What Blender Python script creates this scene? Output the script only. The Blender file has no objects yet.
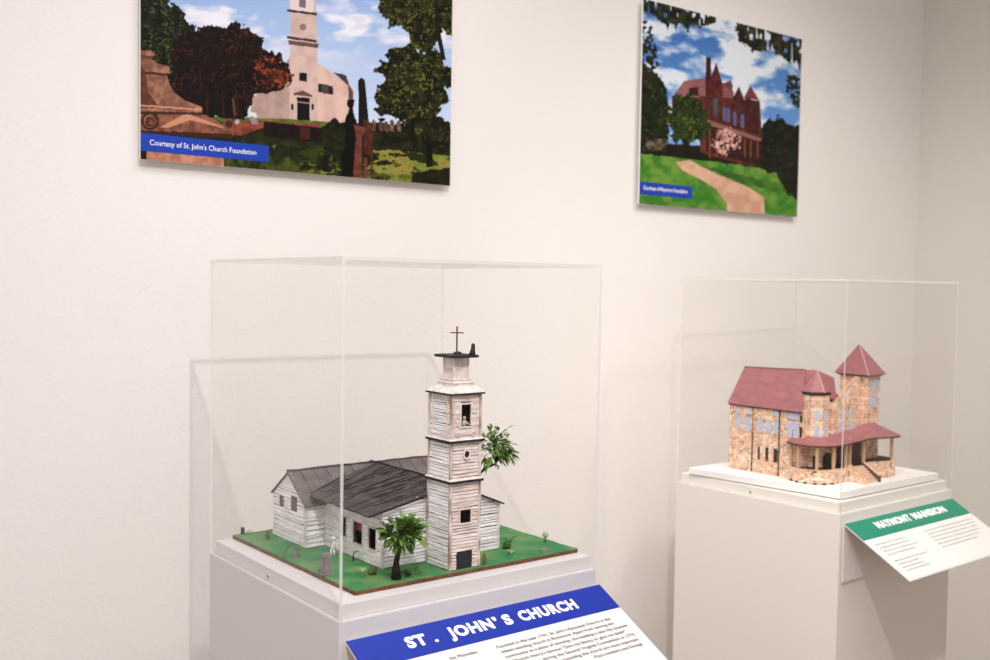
import bpy, bmesh, math, random
import numpy as np
from mathutils import Vector, Matrix

SC = bpy.context.scene
COL = SC.collection

# ---------------------------------------------------------------- camera
CAM_F = 1041.8
_R = Vector((0.79029158, -0.6125387, 0.01534783))
_U = Vector((0.01423891, 0.04340085, 0.99895627))
_F = Vector((0.61256548, 0.78924819, -0.04302121))
cd = bpy.data.cameras.new('camera'); cam = bpy.data.objects.new('camera', cd); COL.objects.link(cam)
M = Matrix(((_R.x, _U.x, -_F.x, 0), (_R.y, _U.y, -_F.y, 0), (_R.z, _U.z, -_F.z, 1.5), (0, 0, 0, 1)))
cam.matrix_world = M
cd.sensor_width = 36; cd.lens = CAM_F / 990 * 36; cd.clip_start = 0.02
cd.dof.use_dof = True; cd.dof.focus_distance = 1.46; cd.dof.aperture_fstop = 6.0
SC.camera = cam

# ---------------------------------------------------------------- light
SC.view_settings.view_transform = 'Standard'; SC.view_settings.look = 'None'
SC.view_settings.gamma = 1; SC.view_settings.exposure = -0.05
w = bpy.data.worlds.new('world'); SC.world = w; w.use_nodes = True
w.node_tree.nodes['Background'].inputs[0].default_value = (1.0, 0.985, 0.985, 1)
w.node_tree.nodes['Background'].inputs[1].default_value = 0.80

def aim(o, target):
    d = Vector(target) - o.location
    o.rotation_euler = d.to_track_quat('-Z', 'Y').to_euler()
def spot(name, loc, target, power, angle, blend, color, radius):
    l = bpy.data.lights.new(name, 'SPOT'); l.energy = power; l.color = color
    l.spot_size = math.radians(angle); l.spot_blend = blend; l.shadow_soft_size = radius
    o = bpy.data.objects.new(name, l); COL.objects.link(o); o.location = loc; aim(o, target); return o
def area(name, loc, target, power, sx, sy, color):
    l = bpy.data.lights.new(name, 'AREA'); l.energy = power; l.color = color
    l.shape = 'RECTANGLE'; l.size = sx; l.size_y = sy
    o = bpy.data.objects.new(name, l); COL.objects.link(o); o.location = loc; aim(o, target); return o
spot('track_and_added_light', (0.28, 0.06, 2.70), (1.50, 1.6, 0.95), 74, 84, 1.0, (1.0, 0.975, 0.945), 0.020)
spot('track_and_added_light', (2.05, 0.55, 2.85), (2.30, 1.60, 0.95), 40, 84, 1.0, (1.0, 0.92, 0.83), 0.07)
spot('track_and_added_light', (0.95, 0.98, 2.85), (1.85, 1.42, 0.80), 56, 46, 1.0, (1.0, 0.94, 0.87), 0.06)  # added spot, no known lamp; brightens the far pedestal's left face and wall
area('ceiling_light', (0.3, 0.35, 3.0), (0.3, 0.37, 0.0), 46, 3.4, 1.1, (0.94, 0.965, 1.0)).data.spread = math.radians(158)
SC.cycles.transparent_max_bounces = 40

# ---------------------------------------------------------------- materials
def lin(c):
    return tuple((x/255/12.92 if x/255 <= 0.04045 else ((x/255+0.055)/1.055)**2.4) for x in c)
_mats = {}
def mat(name, rgb, rough=0.6, spec=0.3, noise=0, nscale=60, bump=0, bscale=200, rgb2=None, stretch=(1, 1, 1)):
    if name in _mats: return _mats[name]
    m = bpy.data.materials.new(name); m.use_nodes = True; nt = m.node_tree
    b = nt.nodes['Principled BSDF']; b.inputs['Roughness'].default_value = rough
    b.inputs['Specular IOR Level'].default_value = spec
    c = lin(rgb) + (1,); b.inputs['Base Color'].default_value = c
    tc = nt.nodes.new('ShaderNodeTexCoord'); mp = nt.nodes.new('ShaderNodeMapping')
    mp.inputs['Scale'].default_value = stretch
    nt.links.new(tc.outputs['Object'], mp.inputs[0])
    if noise or rgb2:
        n = nt.nodes.new('ShaderNodeTexNoise'); n.inputs['Scale'].default_value = nscale; n.inputs['Detail'].default_value = 5
        nt.links.new(mp.outputs[0], n.inputs['Vector'])
        r = nt.nodes.new('ShaderNodeValToRGB'); r.color_ramp.elements[0].position = 0.35; r.color_ramp.elements[1].position = 0.65
        c2 = lin(rgb2) + (1,) if rgb2 else tuple(x*(1-noise) for x in c[:3]) + (1,)
        r.color_ramp.elements[0].color = c2; r.color_ramp.elements[1].color = c
        nt.links.new(n.outputs['Fac'], r.inputs[0]); nt.links.new(r.outputs[0], b.inputs['Base Color'])
    if bump:
        n2 = nt.nodes.new('ShaderNodeTexNoise'); n2.inputs['Scale'].default_value = bscale; n2.inputs['Detail'].default_value = 4
        nt.links.new(mp.outputs[0], n2.inputs['Vector'])
        bp = nt.nodes.new('ShaderNodeBump'); bp.inputs['Strength'].default_value = bump; bp.inputs['Distance'].default_value = 0.002
        nt.links.new(n2.outputs['Fac'], bp.inputs['Height']); nt.links.new(bp.outputs[0], b.inputs['Normal'])
    _mats[name] = m; return m

def mat_acrylic():
    m = bpy.data.materials.new('clear_acrylic'); m.use_nodes = True; nt = m.node_tree; nt.nodes.clear()
    out = nt.nodes.new('ShaderNodeOutputMaterial'); mx = nt.nodes.new('ShaderNodeMixShader')
    tr = nt.nodes.new('ShaderNodeBsdfTransparent'); tr.inputs[0].default_value = (0.995, 0.994, 0.992, 1)
    gl = nt.nodes.new('ShaderNodeBsdfGlossy'); gl.inputs['Roughness'].default_value = 0.015
    lw = nt.nodes.new('ShaderNodeLayerWeight'); lw.inputs['Blend'].default_value = 0.5
    pw = nt.nodes.new('ShaderNodeMath'); pw.operation = 'POWER'; pw.inputs[1].default_value = 5.0
    ma = nt.nodes.new('ShaderNodeMath'); ma.operation = 'MULTIPLY_ADD'; ma.inputs[1].default_value = 0.7; ma.inputs[2].default_value = 0.012
    nt.links.new(lw.outputs['Facing'], pw.inputs[0]); nt.links.new(pw.outputs[0], ma.inputs[0])
    nt.links.new(ma.outputs[0], mx.inputs[0]); nt.links.new(tr.outputs[0], mx.inputs[1]); nt.links.new(gl.outputs[0], mx.inputs[2])
    nt.links.new(mx.outputs[0], out.inputs[0]); return m
def mat_rim(nm='acrylic_cut_edge', dens=0.72):
    m = bpy.data.materials.new(nm); m.use_nodes = True; nt = m.node_tree; nt.nodes.clear()
    out = nt.nodes.new('ShaderNodeOutputMaterial'); mx = nt.nodes.new('ShaderNodeMixShader'); mx.inputs[0].default_value = dens
    m2 = nt.nodes.new('ShaderNodeMixShader'); m2.inputs[0].default_value = 0.5
    tr = nt.nodes.new('ShaderNodeBsdfTransparent'); tr.inputs[0].default_value = (0.96, 0.95, 0.94, 1)
    df = nt.nodes.new('ShaderNodeBsdfDiffuse'); df.inputs[0].default_value = (0.96, 0.95, 0.93, 1)
    tl = nt.nodes.new('ShaderNodeBsdfTranslucent'); tl.inputs[0].default_value = (0.92, 0.90, 0.87, 1)
    nt.links.new(df.outputs[0], m2.inputs[1]); nt.links.new(tl.outputs[0], m2.inputs[2])
    nt.links.new(tr.outputs[0], mx.inputs[1]); nt.links.new(m2.outputs[0], mx.inputs[2])
    nt.links.new(mx.outputs[0], out.inputs[0]); return m
ACR = mat_acrylic(); RIM = mat_rim(); RIMS = mat_rim('acrylic_polished_edge', 0.3)

def mat_stone():
    m = bpy.data.materials.new('tan_stone_mosaic'); m.use_nodes = True; nt = m.node_tree; N = nt.nodes.new; L = nt.links.new
    b = nt.nodes['Principled BSDF']; b.inputs['Roughness'].default_value = 0.85; b.inputs['Specular IOR Level'].default_value = 0.15
    tc = N('ShaderNodeTexCoord'); sp = N('ShaderNodeSeparateXYZ'); L(tc.outputs['Object'], sp.inputs[0])
    ad = N('ShaderNodeMath'); ad.operation = 'ADD'; L(sp.outputs[0], ad.inputs[0]); L(sp.outputs[1], ad.inputs[1])
    cb = N('ShaderNodeCombineXYZ'); L(ad.outputs[0], cb.inputs[0]); L(sp.outputs[2], cb.inputs[1])
    mp = N('ShaderNodeMapping'); mp.inputs['Scale'].default_value = (1/0.0075, 1/0.0052, 1); L(cb.outputs[0], mp.inputs[0])
    v = N('ShaderNodeTexVoronoi'); e = N('ShaderNodeTexVoronoi'); e.feature = 'DISTANCE_TO_EDGE'
    for q in (v, e):
        q.voronoi_dimensions = '2D'; q.inputs['Scale'].default_value = 1.0; q.inputs['Randomness'].default_value = 0.8; L(mp.outputs[0], q.inputs['Vector'])
    s = N('ShaderNodeSeparateColor'); L(v.outputs['Color'], s.inputs[0])
    r = N('ShaderNodeValToRGB'); el = r.color_ramp.elements
    el[0].position = 0; el[0].color = lin((220, 172, 142)) + (1,); el[1].position = 1; el[1].color = lin((252, 232, 212)) + (1,)
    for p, c in ((0.25, (240, 204, 176)), (0.5, (230, 186, 156)), (0.75, (246, 216, 190))):
        x = el.new(p); x.color = lin(c) + (1,)
    L(s.outputs[0], r.inputs[0])
    n = N('ShaderNodeTexNoise'); n.inputs['Scale'].default_value = 75; n.inputs['Detail'].default_value = 3; L(tc.outputs['Object'], n.inputs['Vector'])
    mu = N('ShaderNodeMath'); mu.operation = 'MULTIPLY_ADD'; mu.inputs[1].default_value = 0.62; mu.inputs[2].default_value = -0.288; L(n.outputs['Fac'], mu.inputs[0])
    lt = N('ShaderNodeMath'); lt.operation = 'LESS_THAN'; L(e.outputs['Distance'], lt.inputs[0]); L(mu.outputs[0], lt.inputs[1])
    l2 = N('ShaderNodeMath'); l2.operation = 'LESS_THAN'; L(e.outputs['Distance'], l2.inputs[0]); l2.inputs[1].default_value = 0.05
    m1 = N('ShaderNodeMixRGB'); L(l2.outputs[0], m1.inputs[0]); L(r.outputs[0], m1.inputs[1]); m1.inputs[2].default_value = lin((196, 144, 112)) + (1,)
    mx = N('ShaderNodeMixRGB'); L(lt.outputs[0], mx.inputs[0]); L(m1.outputs[0], mx.inputs[1]); mx.inputs[2].default_value = lin((108, 70, 50)) + (1,)
    L(mx.outputs[0], b.inputs['Base Color'])
    bp = N('ShaderNodeBump'); bp.inputs['Distance'].default_value = 0.0010; bp.inputs['Strength'].default_value = 0.7
    L(e.outputs['Distance'], bp.inputs['Height']); L(bp.outputs[0], b.inputs['Normal'])
    return m

def mat_attr(name, rough=0.4, spec=0.15):
    m = bpy.data.materials.new(name); m.use_nodes = True; nt = m.node_tree
    a = nt.nodes.new('ShaderNodeVertexColor'); a.layer_name = 'print'
    b = nt.nodes['Principled BSDF']; b.inputs['Roughness'].default_value = rough; b.inputs['Specular IOR Level'].default_value = spec
    nt.links.new(a.outputs['Color'], b.inputs['Base Color']); return m

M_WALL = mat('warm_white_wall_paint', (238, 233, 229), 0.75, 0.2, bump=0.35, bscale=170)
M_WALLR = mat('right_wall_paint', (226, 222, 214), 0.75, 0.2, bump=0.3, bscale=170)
M_FLOOR = mat('warm_wood_floor', (160, 120, 88), 0.45, 0.3, noise=0.25, nscale=3, stretch=(1, 9, 1))
M_CEIL = mat('ceiling_white', (235, 232, 226), 0.8, 0.1)
M_PED = mat('white_pedestal_paint', (212, 206, 208), 0.5, 0.3)
M_PED_LIT = mat('pedestal_paint_lit', (230, 223, 216), 0.5, 0.3)  # same pedestal paint, with the far pedestal's stronger light put into the colour
M_PLINTH_LIT = mat('plinth_paint_lit', (240, 234, 226), 0.45, 0.3)  # plinth paint lightened to carry the brighter light on the far pedestal
M_PLINTH = mat('white_plinth_paint', (226, 220, 219), 0.45, 0.3)
M_FOAM = mat('white_foam_board', (245, 243, 240), 0.6, 0.2)
M_PVC = mat('white_sign_board', (224, 220, 216), 0.35, 0.35)
M_BLUE = mat('blue_print', (26, 48, 150), 0.35, 0.3)
M_CAPB = mat('caption_blue', (24, 62, 170), 0.35, 0.3)
M_GREEN = mat('green_print', (24, 128, 102), 0.35, 0.3)
M_LETW = mat('white_lettering', (250, 250, 250), 0.4, 0.2)
M_INK = mat('dark_ink', (60, 55, 55), 0.5, 0.2)
M_INKL = mat('grey_ink', (120, 110, 105), 0.5, 0.2)
M_CLAP = mat('whitewashed_boards', (248, 246, 250), 0.75, 0.2, nscale=95, rgb2=(228, 218, 216), stretch=(0.35, 0.35, 1.6), bump=0.7, bscale=420)
M_CLAPP = mat('whitewashed_boards_lit_pink', (240, 230, 228), 0.75, 0.2, nscale=110, rgb2=(216, 192, 184), stretch=(0.35, 0.35, 1.4), bump=0.7, bscale=420)  # pinkish tone of the lit tower front put into the board colour
M_CORNER = mat('worn_corner_paint', (232, 222, 218), 0.75, 0.2, nscale=120, rgb2=(158, 124, 98), stretch=(1, 1, .35), bump=.5, bscale=300)
M_CARD = mat('brown_cardboard', (84, 58, 44), 0.85, 0.1, noise=0.35, nscale=90)
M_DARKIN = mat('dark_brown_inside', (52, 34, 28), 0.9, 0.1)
M_SLATE = mat('dark_grey_roof_card', (88, 80, 80), 0.75, 0.25, nscale=70, rgb2=(58, 52, 54), stretch=(1, 1, 1), bump=0.6, bscale=200)
M_SLATEL = mat('grey_roof_card', (118, 108, 106), 0.75, 0.25, nscale=60, rgb2=(96, 86, 86), bump=0.5, bscale=160)
M_SEAM = mat('dark_roof_seam', (38, 34, 36), 0.8, 0.1)
M_TRIMD = mat('dark_grey_cornice_edge', (62, 54, 54), 0.8, 0.1, noise=0.4, nscale=200)
M_TRIMW = mat('white_painted_card', (238, 230, 228), 0.65, 0.2, nscale=150, rgb2=(212, 196, 188))
M_BLACKG = mat('black_green_card', (36, 38, 38), 0.6, 0.3)
M_RUST = mat('rusty_brown_wire', (92, 52, 42), 0.6, 0.4)
M_GRASS = mat('green_painted_turf', (52, 128, 78), 0.8, 0.2, nscale=26, rgb2=(112, 146, 92), bump=0.6, bscale=300)
M_CORK = mat('cork_brown_edge', (132, 88, 66), 0.9, 0.1, noise=0.5, nscale=220)
M_LEAF = mat('bright_green_leaf', (112, 152, 56), 0.5, 0.4, noise=0.5, nscale=120)
M_LEAFD = mat('dark_green_leaf', (62, 104, 40), 0.5, 0.4, noise=0.5, nscale=120)
M_OLIVE = mat('olive_moss', (104, 116, 66), 0.8, 0.1, noise=0.4, nscale=300)
M_BARK = mat('dark_bark', (56, 46, 42), 0.85, 0.1, noise=0.4, nscale=180)
M_GSTONE = mat('grey_gravestone', (140, 128, 132), 0.8, 0.1, noise=0.25, nscale=220)
M_STATUE = mat('white_clay', (232, 226, 222), 0.6, 0.2)
M_PALE = mat('pale_green_moss', (176, 190, 140), 0.8, 0.1, noise=0.2, nscale=400)
M_ROSE = mat('dusty_rose_roof', (160, 102, 104), 0.45, 0.4, nscale=45, rgb2=(144, 88, 92), stretch=(1, 1, 2.5), bump=0.25, bscale=160)
M_PINK = mat('rose_ridge_highlight', (206, 160, 160), 0.4, 0.4)
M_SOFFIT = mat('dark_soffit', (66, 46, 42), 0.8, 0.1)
M_PANE = mat('pale_blue_window', (196, 206, 224), 0.35, 0.4, nscale=160, rgb2=(172, 184, 210))
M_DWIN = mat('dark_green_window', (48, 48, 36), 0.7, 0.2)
M_POST = mat('tan_post', (216, 172, 136), 0.8, 0.1, noise=0.15, nscale=200)
M_STEP = mat('pinkish_step', (232, 196, 172), 0.8, 0.1, noise=0.15, nscale=200)
M_SCREW = mat('screw_metal', (70, 70, 74), 0.35, 0.6)
M_STONE = mat_stone()
M_PRINT = mat_attr('photographic_print')

# ---------------------------------------------------------------- mesh helpers
class MB:
    def __init__(s): s.v = []; s.f = []; s.m = []
    def poly(s, pts, mi=0):
        i = len(s.v); s.v += [tuple(p) for p in pts]; s.f.append(tuple(range(i, i+len(pts)))); s.m.append(mi)
    def hexa(s, p, mi=0, mis=None):   # p: 4 bottom + 4 top
        i = len(s.v); s.v += [tuple(q) for q in p]
        F = [(0, 3, 2, 1), (4, 5, 6, 7), (0, 1, 5, 4), (1, 2, 6, 5), (2, 3, 7, 6), (3, 0, 4, 7)]
        for k, f in enumerate(F):
            s.f.append(tuple(i+a for a in f)); s.m.append(mis[k] if mis else mi)
    def box(s, x0, x1, y0, y1, z0, z1, mi=0, mis=None):
        s.hexa([(x0, y0, z0), (x1, y0, z0), (x1, y1, z0), (x0, y1, z0), (x0, y0, z1), (x1, y0, z1), (x1, y1, z1), (x0, y1, z1)], mi, mis)
    def prism(s, pts, z0, z1, mi=0, inset=0, cap=True):   # convex-ish footprint, ccw
        n = len(pts); cx = sum(p[0] for p in pts)/n; cy = sum(p[1] for p in pts)/n
        i = len(s.v); k = 1-inset
        s.v += [(p[0], p[1], z0) for p in pts] + [(cx+(p[0]-cx)*k, cy+(p[1]-cy)*k, z1) for p in pts]
        for a in range(n):
            b = (a+1) % n; s.f.append((i+a, i+b, i+n+b, i+n+a)); s.m.append(mi)
        s.f.append(tuple(i+n+a for a in range(n))); s.m.append(mi)
        s.f.append(tuple(i+a for a in reversed(range(n)))); s.m.append(mi)
    def slab(s, pts, t, mi=0):       # planar polygon in 3D, thickened downwards along its normal
        P = [Vector(p) for p in pts]; n = (P[1]-P[0]).cross(P[2]-P[0]).normalized()
        if n.z < 0: n = -n; P.reverse()
        B = [p - n*t for p in P]; k = len(P); i = len(s.v)
        s.v += [tuple(p) for p in P+B]
        s.f.append(tuple(i+a for a in range(k))); s.m.append(mi)
        s.f.append(tuple(i+k+a for a in reversed(range(k)))); s.m.append(mi)
        for a in range(k):
            b = (a+1) % k; s.f.append((i+b, i+a, i+k+a, i+k+b)); s.m.append(mi)
    def tube(s, path, rad, n=8, mi=0):
        P = [Vector(p) for p in path]; k = len(P); R = rad if isinstance(rad, (list, tuple)) else [rad]*k
        i = len(s.v)
        for a in range(k):
            t = (P[min(a+1, k-1)]-P[max(a-1, 0)]).normalized()
            u = t.cross(Vector((0.13, 0.97, 0.2))).normalized(); w_ = t.cross(u)
            for j in range(n):
                an = 2*math.pi*j/n; s.v.append(tuple(P[a]+(u*math.cos(an)+w_*math.sin(an))*R[a]))
        for a in range(k-1):
            for j in range(n):
                j2 = (j+1) % n; s.f.append((i+a*n+j, i+a*n+j2, i+(a+1)*n+j2, i+(a+1)*n+j)); s.m.append(mi)
        s.f.append(tuple(i+j for j in reversed(range(n)))); s.m.append(mi)
        s.f.append(tuple(i+(k-1)*n+j for j in range(n))); s.m.append(mi)
    def blob(s, c, r, rng, seg=9, ring=6, jit=0.18, mi=0):
        i = len(s.v); c = Vector(c)
        for a in range(ring+1):
            th = math.pi*a/ring
            for j in range(seg):
                ph = 2*math.pi*j/seg; q = 1+rng.uniform(-jit, jit) if 0 < a < ring else 1
                s.v.append((c.x+r[0]*math.sin(th)*math.cos(ph)*q, c.y+r[1]*math.sin(th)*math.sin(ph)*q, c.z+r[2]*math.cos(th)*q))
        for a in range(ring):
            for j in range(seg):
                j2 = (j+1) % seg; s.f.append((i+a*seg+j, i+(a+1)*seg+j, i+(a+1)*seg+j2, i+a*seg+j2)); s.m.append(mi)
    def leaf(s, p, d, ln, wd, rng, mi=0):
        p = Vector(p); d = Vector(d).normalized(); sd = d.cross(Vector((0, 0, 1)))
        if sd.length < 0.1: sd = Vector((1, 0, 0))
        sd.normalize(); up = sd.cross(d); sd = (sd + up*rng.uniform(-0.6, 0.6)).normalized(); up = sd.cross(d).normalized()
        dr = Vector((0, 0, -0.25*ln))
        i = len(s.v)
        pts = [p, p+d*ln*.3+sd*wd*.45+up*wd*.12, p+d*ln*.65+sd*wd*.4+up*wd*.1+dr*.4, p+d*ln+dr, p+d*ln*.65-sd*wd*.4+up*wd*.1+dr*.4, p+d*ln*.3-sd*wd*.45+up*wd*.12, p+d*ln*.3-up*wd*.08, p+d*ln*.65+dr*.4-up*wd*.08]
        s.v += [tuple(q) for q in pts]
        for f in ((0, 1, 6), (1, 2, 7, 6), (2, 3, 7), (0, 6, 5), (6, 7, 4, 5), (7, 3, 4)):
            s.f.append(tuple(i+a for a in f)); s.m.append(mi)
    def build(s, name, mats, parent=None, smooth=False, bevel=0):
        me = bpy.data.meshes.new(name); me.from_pydata(s.v, [], s.f)
        if not isinstance(mats, (list, tuple)): mats = [mats]
        for m in mats: me.materials.append(m)
        me.polygons.foreach_set('material_index', s.m)
        if smooth: me.polygons.foreach_set('use_smooth', [True]*len(s.f))
        me.update()
        o = bpy.data.objects.new(name, me); COL.objects.link(o)
        if parent: o.parent = parent; 
        if bevel:
            bm = bmesh.new(); bm.from_mesh(me); bmesh.ops.remove_doubles(bm, verts=bm.verts, dist=1e-6)
            bm.to_mesh(me); bm.free()
            md = o.modifiers.new('bevel', 'BEVEL'); md.width = bevel; md.segments = 2; md.limit_method = 'ANGLE'
        return o
def tag(o, label=None, cat=None, group=None, kind=None):
    if label: o['label'] = label
    if cat: o['category'] = cat
    if group: o['group'] = group
    if kind: o['kind'] = kind
    return o
def empty(name, loc, rz=0):
    o = bpy.data.objects.new(name, None); COL.objects.link(o); o.location = loc; o.rotation_euler = (0, 0, rz); o.empty_display_size = 0.05
    return o
def struct(name, mb, m):
    return tag(mb.build(name, m), kind='structure')
def text_part(name, body, m, parent, width, height_cap, matrix, bold=0.0, align='LEFT', space=1.0, label=None, sx=None):
    c = bpy.data.curves.new(name, 'FONT'); c.body = body; c.size = 1.0; c.offset = bold; c.space_character = space
    c.extrude = 0.0; c.resolution_u = 3
    t = bpy.data.objects.new(name+'_tmp', c); COL.objects.link(t)
    dg = bpy.context.evaluated_depsgraph_get(); me = bpy.data.meshes.new_from_object(t.evaluated_get(dg))
    bpy.data.objects.remove(t); bpy.data.curves.remove(c)
    n = len(me.vertices); co = np.empty(n*3); me.vertices.foreach_get('co', co); co = co.reshape(-1, 3)
    x0, x1 = co[:, 0].min(), co[:, 0].max()
    fx = (width/(x1-x0)) if width else sx
    fy = height_cap/0.69
    co[:, 0] = (co[:, 0]-x0)*fx; co[:, 1] *= fy
    if align == 'RIGHT': co[:, 0] -= (x1-x0)*fx
    me.vertices.foreach_set('co', co.reshape(-1)); me.update(); me.name = name
    me.materials.clear(); me.materials.append(m)
    o = bpy.data.objects.new(name, me); COL.objects.link(o); o.parent = parent; o.matrix_local = matrix
    if label: o['label'] = label
    return o, fx

# ---------------------------------------------------------------- room
WY = 1.7747
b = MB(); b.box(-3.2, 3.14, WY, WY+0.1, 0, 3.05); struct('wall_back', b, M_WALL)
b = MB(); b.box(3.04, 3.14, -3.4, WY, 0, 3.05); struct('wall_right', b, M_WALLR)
b = MB(); b.box(-3.2, 3.14, -3.4, WY+0.1, -0.1, 0); struct('floor', b, M_FLOOR)
b = MB(); b.box(-3.2, 3.14, -3.4, WY+0.1, 3.05, 3.15); struct('ceiling', b, M_CEIL)
b = MB(); b.box(3.026, 3.04, -3.4, WY-0.014, 0, 0.1); struct('baseboard_right', b, M_PLINTH)
b = MB(); b.box(-3.2, 3.04, WY-0.014, WY, 0, 0.1); struct('baseboard_back', b, M_PLINTH)

# ---------------------------------------------------------------- pedestals and acrylic covers
def pedestal(loc, rz, W, D, top, pl_h, label, M_PED=M_PED, M_PLINTH=M_PLINTH):
    t = tag(empty('display_pedestal', (loc[0], loc[1], 0), rz), label, 'pedestal', 'white pedestals by the wall')
    b = MB(); b.box(0, W, 0, D, 0, top); b.build('column', M_PED, t, bevel=0.0012)
    b = MB(); b.box(0.0075, W-0.0075, 0.0075, D-0.0075, top, top+pl_h); b.build('plinth', M_PLINTH, t, bevel=0.0008)
    b = MB()
    b.tube([(0.0052, D*0.52, top+pl_h*.42), (0.0077, D*0.52, top+pl_h*.42)], 0.0030, 12); b.build('lock_collar', M_PLINTH, t, smooth=False)
    b = MB(); b.tube([(0.0046, D*0.52, top+pl_h*.42), (0.0060, D*0.52, top+pl_h*.42)], 0.0021, 8); b.build('screw', M_SCREW, t)
    return t
def cover(loc, rz, W, D, H, label, th=0.0045):
    t = tag(empty('display_cover', loc, rz), label, 'display case', 'clear acrylic covers on the pedestals')
    A = 0; Rm = 1   # faces: bottom, top, front(-y), right(+x), back(+y), left(-x)
    def side(name, x0, x1, y0, y1, z0, z1, mis):
        b = MB(); b.box(x0, x1, y0, y1, z0, z1, 0, mis); return b.build(name, [ACR, RIM, RIMS], t)
    e = 0.0
    side('side_panel', 0, th, 0, D, 0, H-th, [1, 1, 1, 0, 1, 0])
    side('side_panel', W-th, W, 0, D, 0, H-th, [1, 1, 1, 0, 2, 0])
    side('front_panel', th, W-th, 0, th, 0, H-th, [1, 1, 0, 0, 0, 0])
    side('back_panel', th, W-th, D-th, D, 0, H-th, [1, 1, 0, 0, 0, 0])
    side('top_panel', 0, W, 0, D, H-th, H, [0, 0, 1, 1, 1, 1])
    return t
P1 = dict(loc=(0.6431, 1.1397), rz=-0.0038, W=0.4418, D=0.415, top=1.0724, H=0.4602)
P2 = dict(loc=(1.7750, 1.1790), rz=0.0262, W=0.4406, D=0.4157, top=1.0622, H=0.4601)
pedestal(P1['loc'], P1['rz'], P1['W'], P1['D'], P1['top'], 0.0195, 'white square pedestal carrying the church model, behind the blue-headed sign')
pedestal(P2['loc'], P2['rz'], P2['W'], P2['D'], P2['top'], 0.0205, 'white square pedestal carrying the stone mansion model, nearest the room corner', M_PED_LIT, M_PLINTH_LIT)
cover(P1['loc']+(P1['top']+0.0002,), P1['rz'], P1['W'], P1['D'], P1['H'], 'clear acrylic box cover over the white church model')
cover(P2['loc']+(P2['top']+0.0002,), P2['rz'], P2['W'], P2['D'], P2['H'], 'clear acrylic box cover over the red-roofed stone mansion model')

# ---------------------------------------------------------------- information signs
def sign(origin, tilt, W, L, bandh, drop, band_m, label, rz=0.0):
    t = tag(empty('information_sign', origin, rz), label, 'sign', 'sloping text panels on the pedestals')
    th = 0.003; c, s = math.cos(tilt), math.sin(tilt)
    b = MB()
    for (x0, x1) in ((0, W),):
        # folded sheet: back plate, rounded fold, sloping face
        prof = [(0.0, -drop), (0.0, -0.012), (-0.0012, -0.004), (-0.005, -0.0015)]
        prof_out = [(-0.003, -drop), (-0.003, -0.013), (-0.004, -0.0065), (-0.0065, -0.005)]
        def sl(d, off): return (-d*c - off*s*(-1), -d*s + off*c)
        top = [(0.0, 0.0)]
        face_top = [(0.0015, -0.002), (0.0, 0.0), (-L*c, -L*s)]
        face_bot = [(-0.0016, -0.006), (-0.004, -0.0062), (-L*c+th*s*-0.0 - th*s, -L*s-th*c)]
        outer = [(0.003, -drop), (0.003, -0.006), (0.0015, -0.0015), (0, 0), (-L*c, -L*s)]
        inner = [(0.0, -drop), (0.0, -0.0085), (-0.0005, -0.0055), (-0.003, -0.0047), (-L*c-th*s, -L*s-th*c)]
        n = len(outer); i = len(b.v)
        for x in (x0, x1):
            b.v += [(x, p[0], p[1]) for p in outer] + [(x, p[0], p[1]) for p in inner]
        for k in range(n-1):
            b.f.append((i+k, i+k+1, i+2*n+k+1, i+2*n+k)); b.f.append((i+n+k, i+3*n+k, i+3*n+k+1, i+n+k+1))
            b.f.append((i+k, i+n+k, i+n+k+1, i+k+1)); b.f.append((i+2*n+k, i+2*n+k+1, i+3*n+k+1, i+3*n+k))
        b.f.append((i, i+2*n, i+3*n, i+n)); b.f.append((i+n-1, i+2*n-1, i+4*n-1, i+3*n-1)); b.m += [0]*(4*(n-1)+2)
    o = b.build('panel', M_PVC, t)
    bm = bmesh.new(); bm.from_mesh(o.data); bmesh.ops.recalc_face_normals(bm, faces=bm.faces); bm.to_mesh(o.data); bm.free()
    def P(x, d, h): return (x, -d*c - h*s, -d*s + h*c)
    b = MB(); h = 0.0002
    b.hexa([P(0, 0.0, h), P(0, bandh, h), P(W, bandh, h), P(W, 0.0, h), P(0, 0.0, 2*h), P(0, bandh, 2*h), P(W, bandh, 2*h), P(W, 0.0, 2*h)])
    b.build('header_band', band_m, t)
    def mtx(x, d, h=0.0007):
        p = P(x, d, h)
        return Matrix(((1, 0, 0, p[0]), (0, c, -s, p[1]), (0, s, c, p[2]), (0, 0, 0, 1)))
    return t, mtx
s1, m1 = sign((0.6501, 1.1350, 1.0480), math.radians(27.5), 0.4390, 0.160, 0.0505, 0.118, M_BLUE, 'sloping white text panel headed with a blue title band on the near pedestal')
tl_words = (("ST", .0760, .1075), (".", .1170, .1230), ("JOHN", .1420, .2165), ("'", .2205, .2265), ("S", .2355, .2500), ("CHURCH", .2635, .3700))
for wd, a, c in tl_words:
    text_part('title_lettering', wd, M_LETW, s1, c-a, 0.0172, m1(a, 0.0335), bold=0.05 if len(wd) > 1 or wd == 'S' else 0.03, space=1.12)
lines = [("Founded in the year 1741, St. John's Episcopal Church is the", 0.1962, 0.0685),
         ("oldest standing church in Richmond. Apart from serving the", 0.1972, 0.0779),
         ("community as a place of worship, the building is also the location", 0.1978, 0.0873),
         ("of Patrick Henry's famous \"Give me liberty or give me death\"", 0.1985, 0.0967),
         ("speech given during the Second Virginia Convention in 1775.", 0.1990, 0.1061)]
fx = None
for k, (tx, x, d) in enumerate(lines):
    o, f = text_part('body_text', tx, M_INK, s1, [0.2084, 0.2066, 0.2252, 0.213, 0.2247][k], 0.0050, m1(x, d))
    if fx is None: fx = f
text_part('body_text', "Surrounding the church are many important", M_INK, s1, None, 0.0050, m1(0.4215, 0.1155), align='RIGHT', sx=fx)
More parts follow.
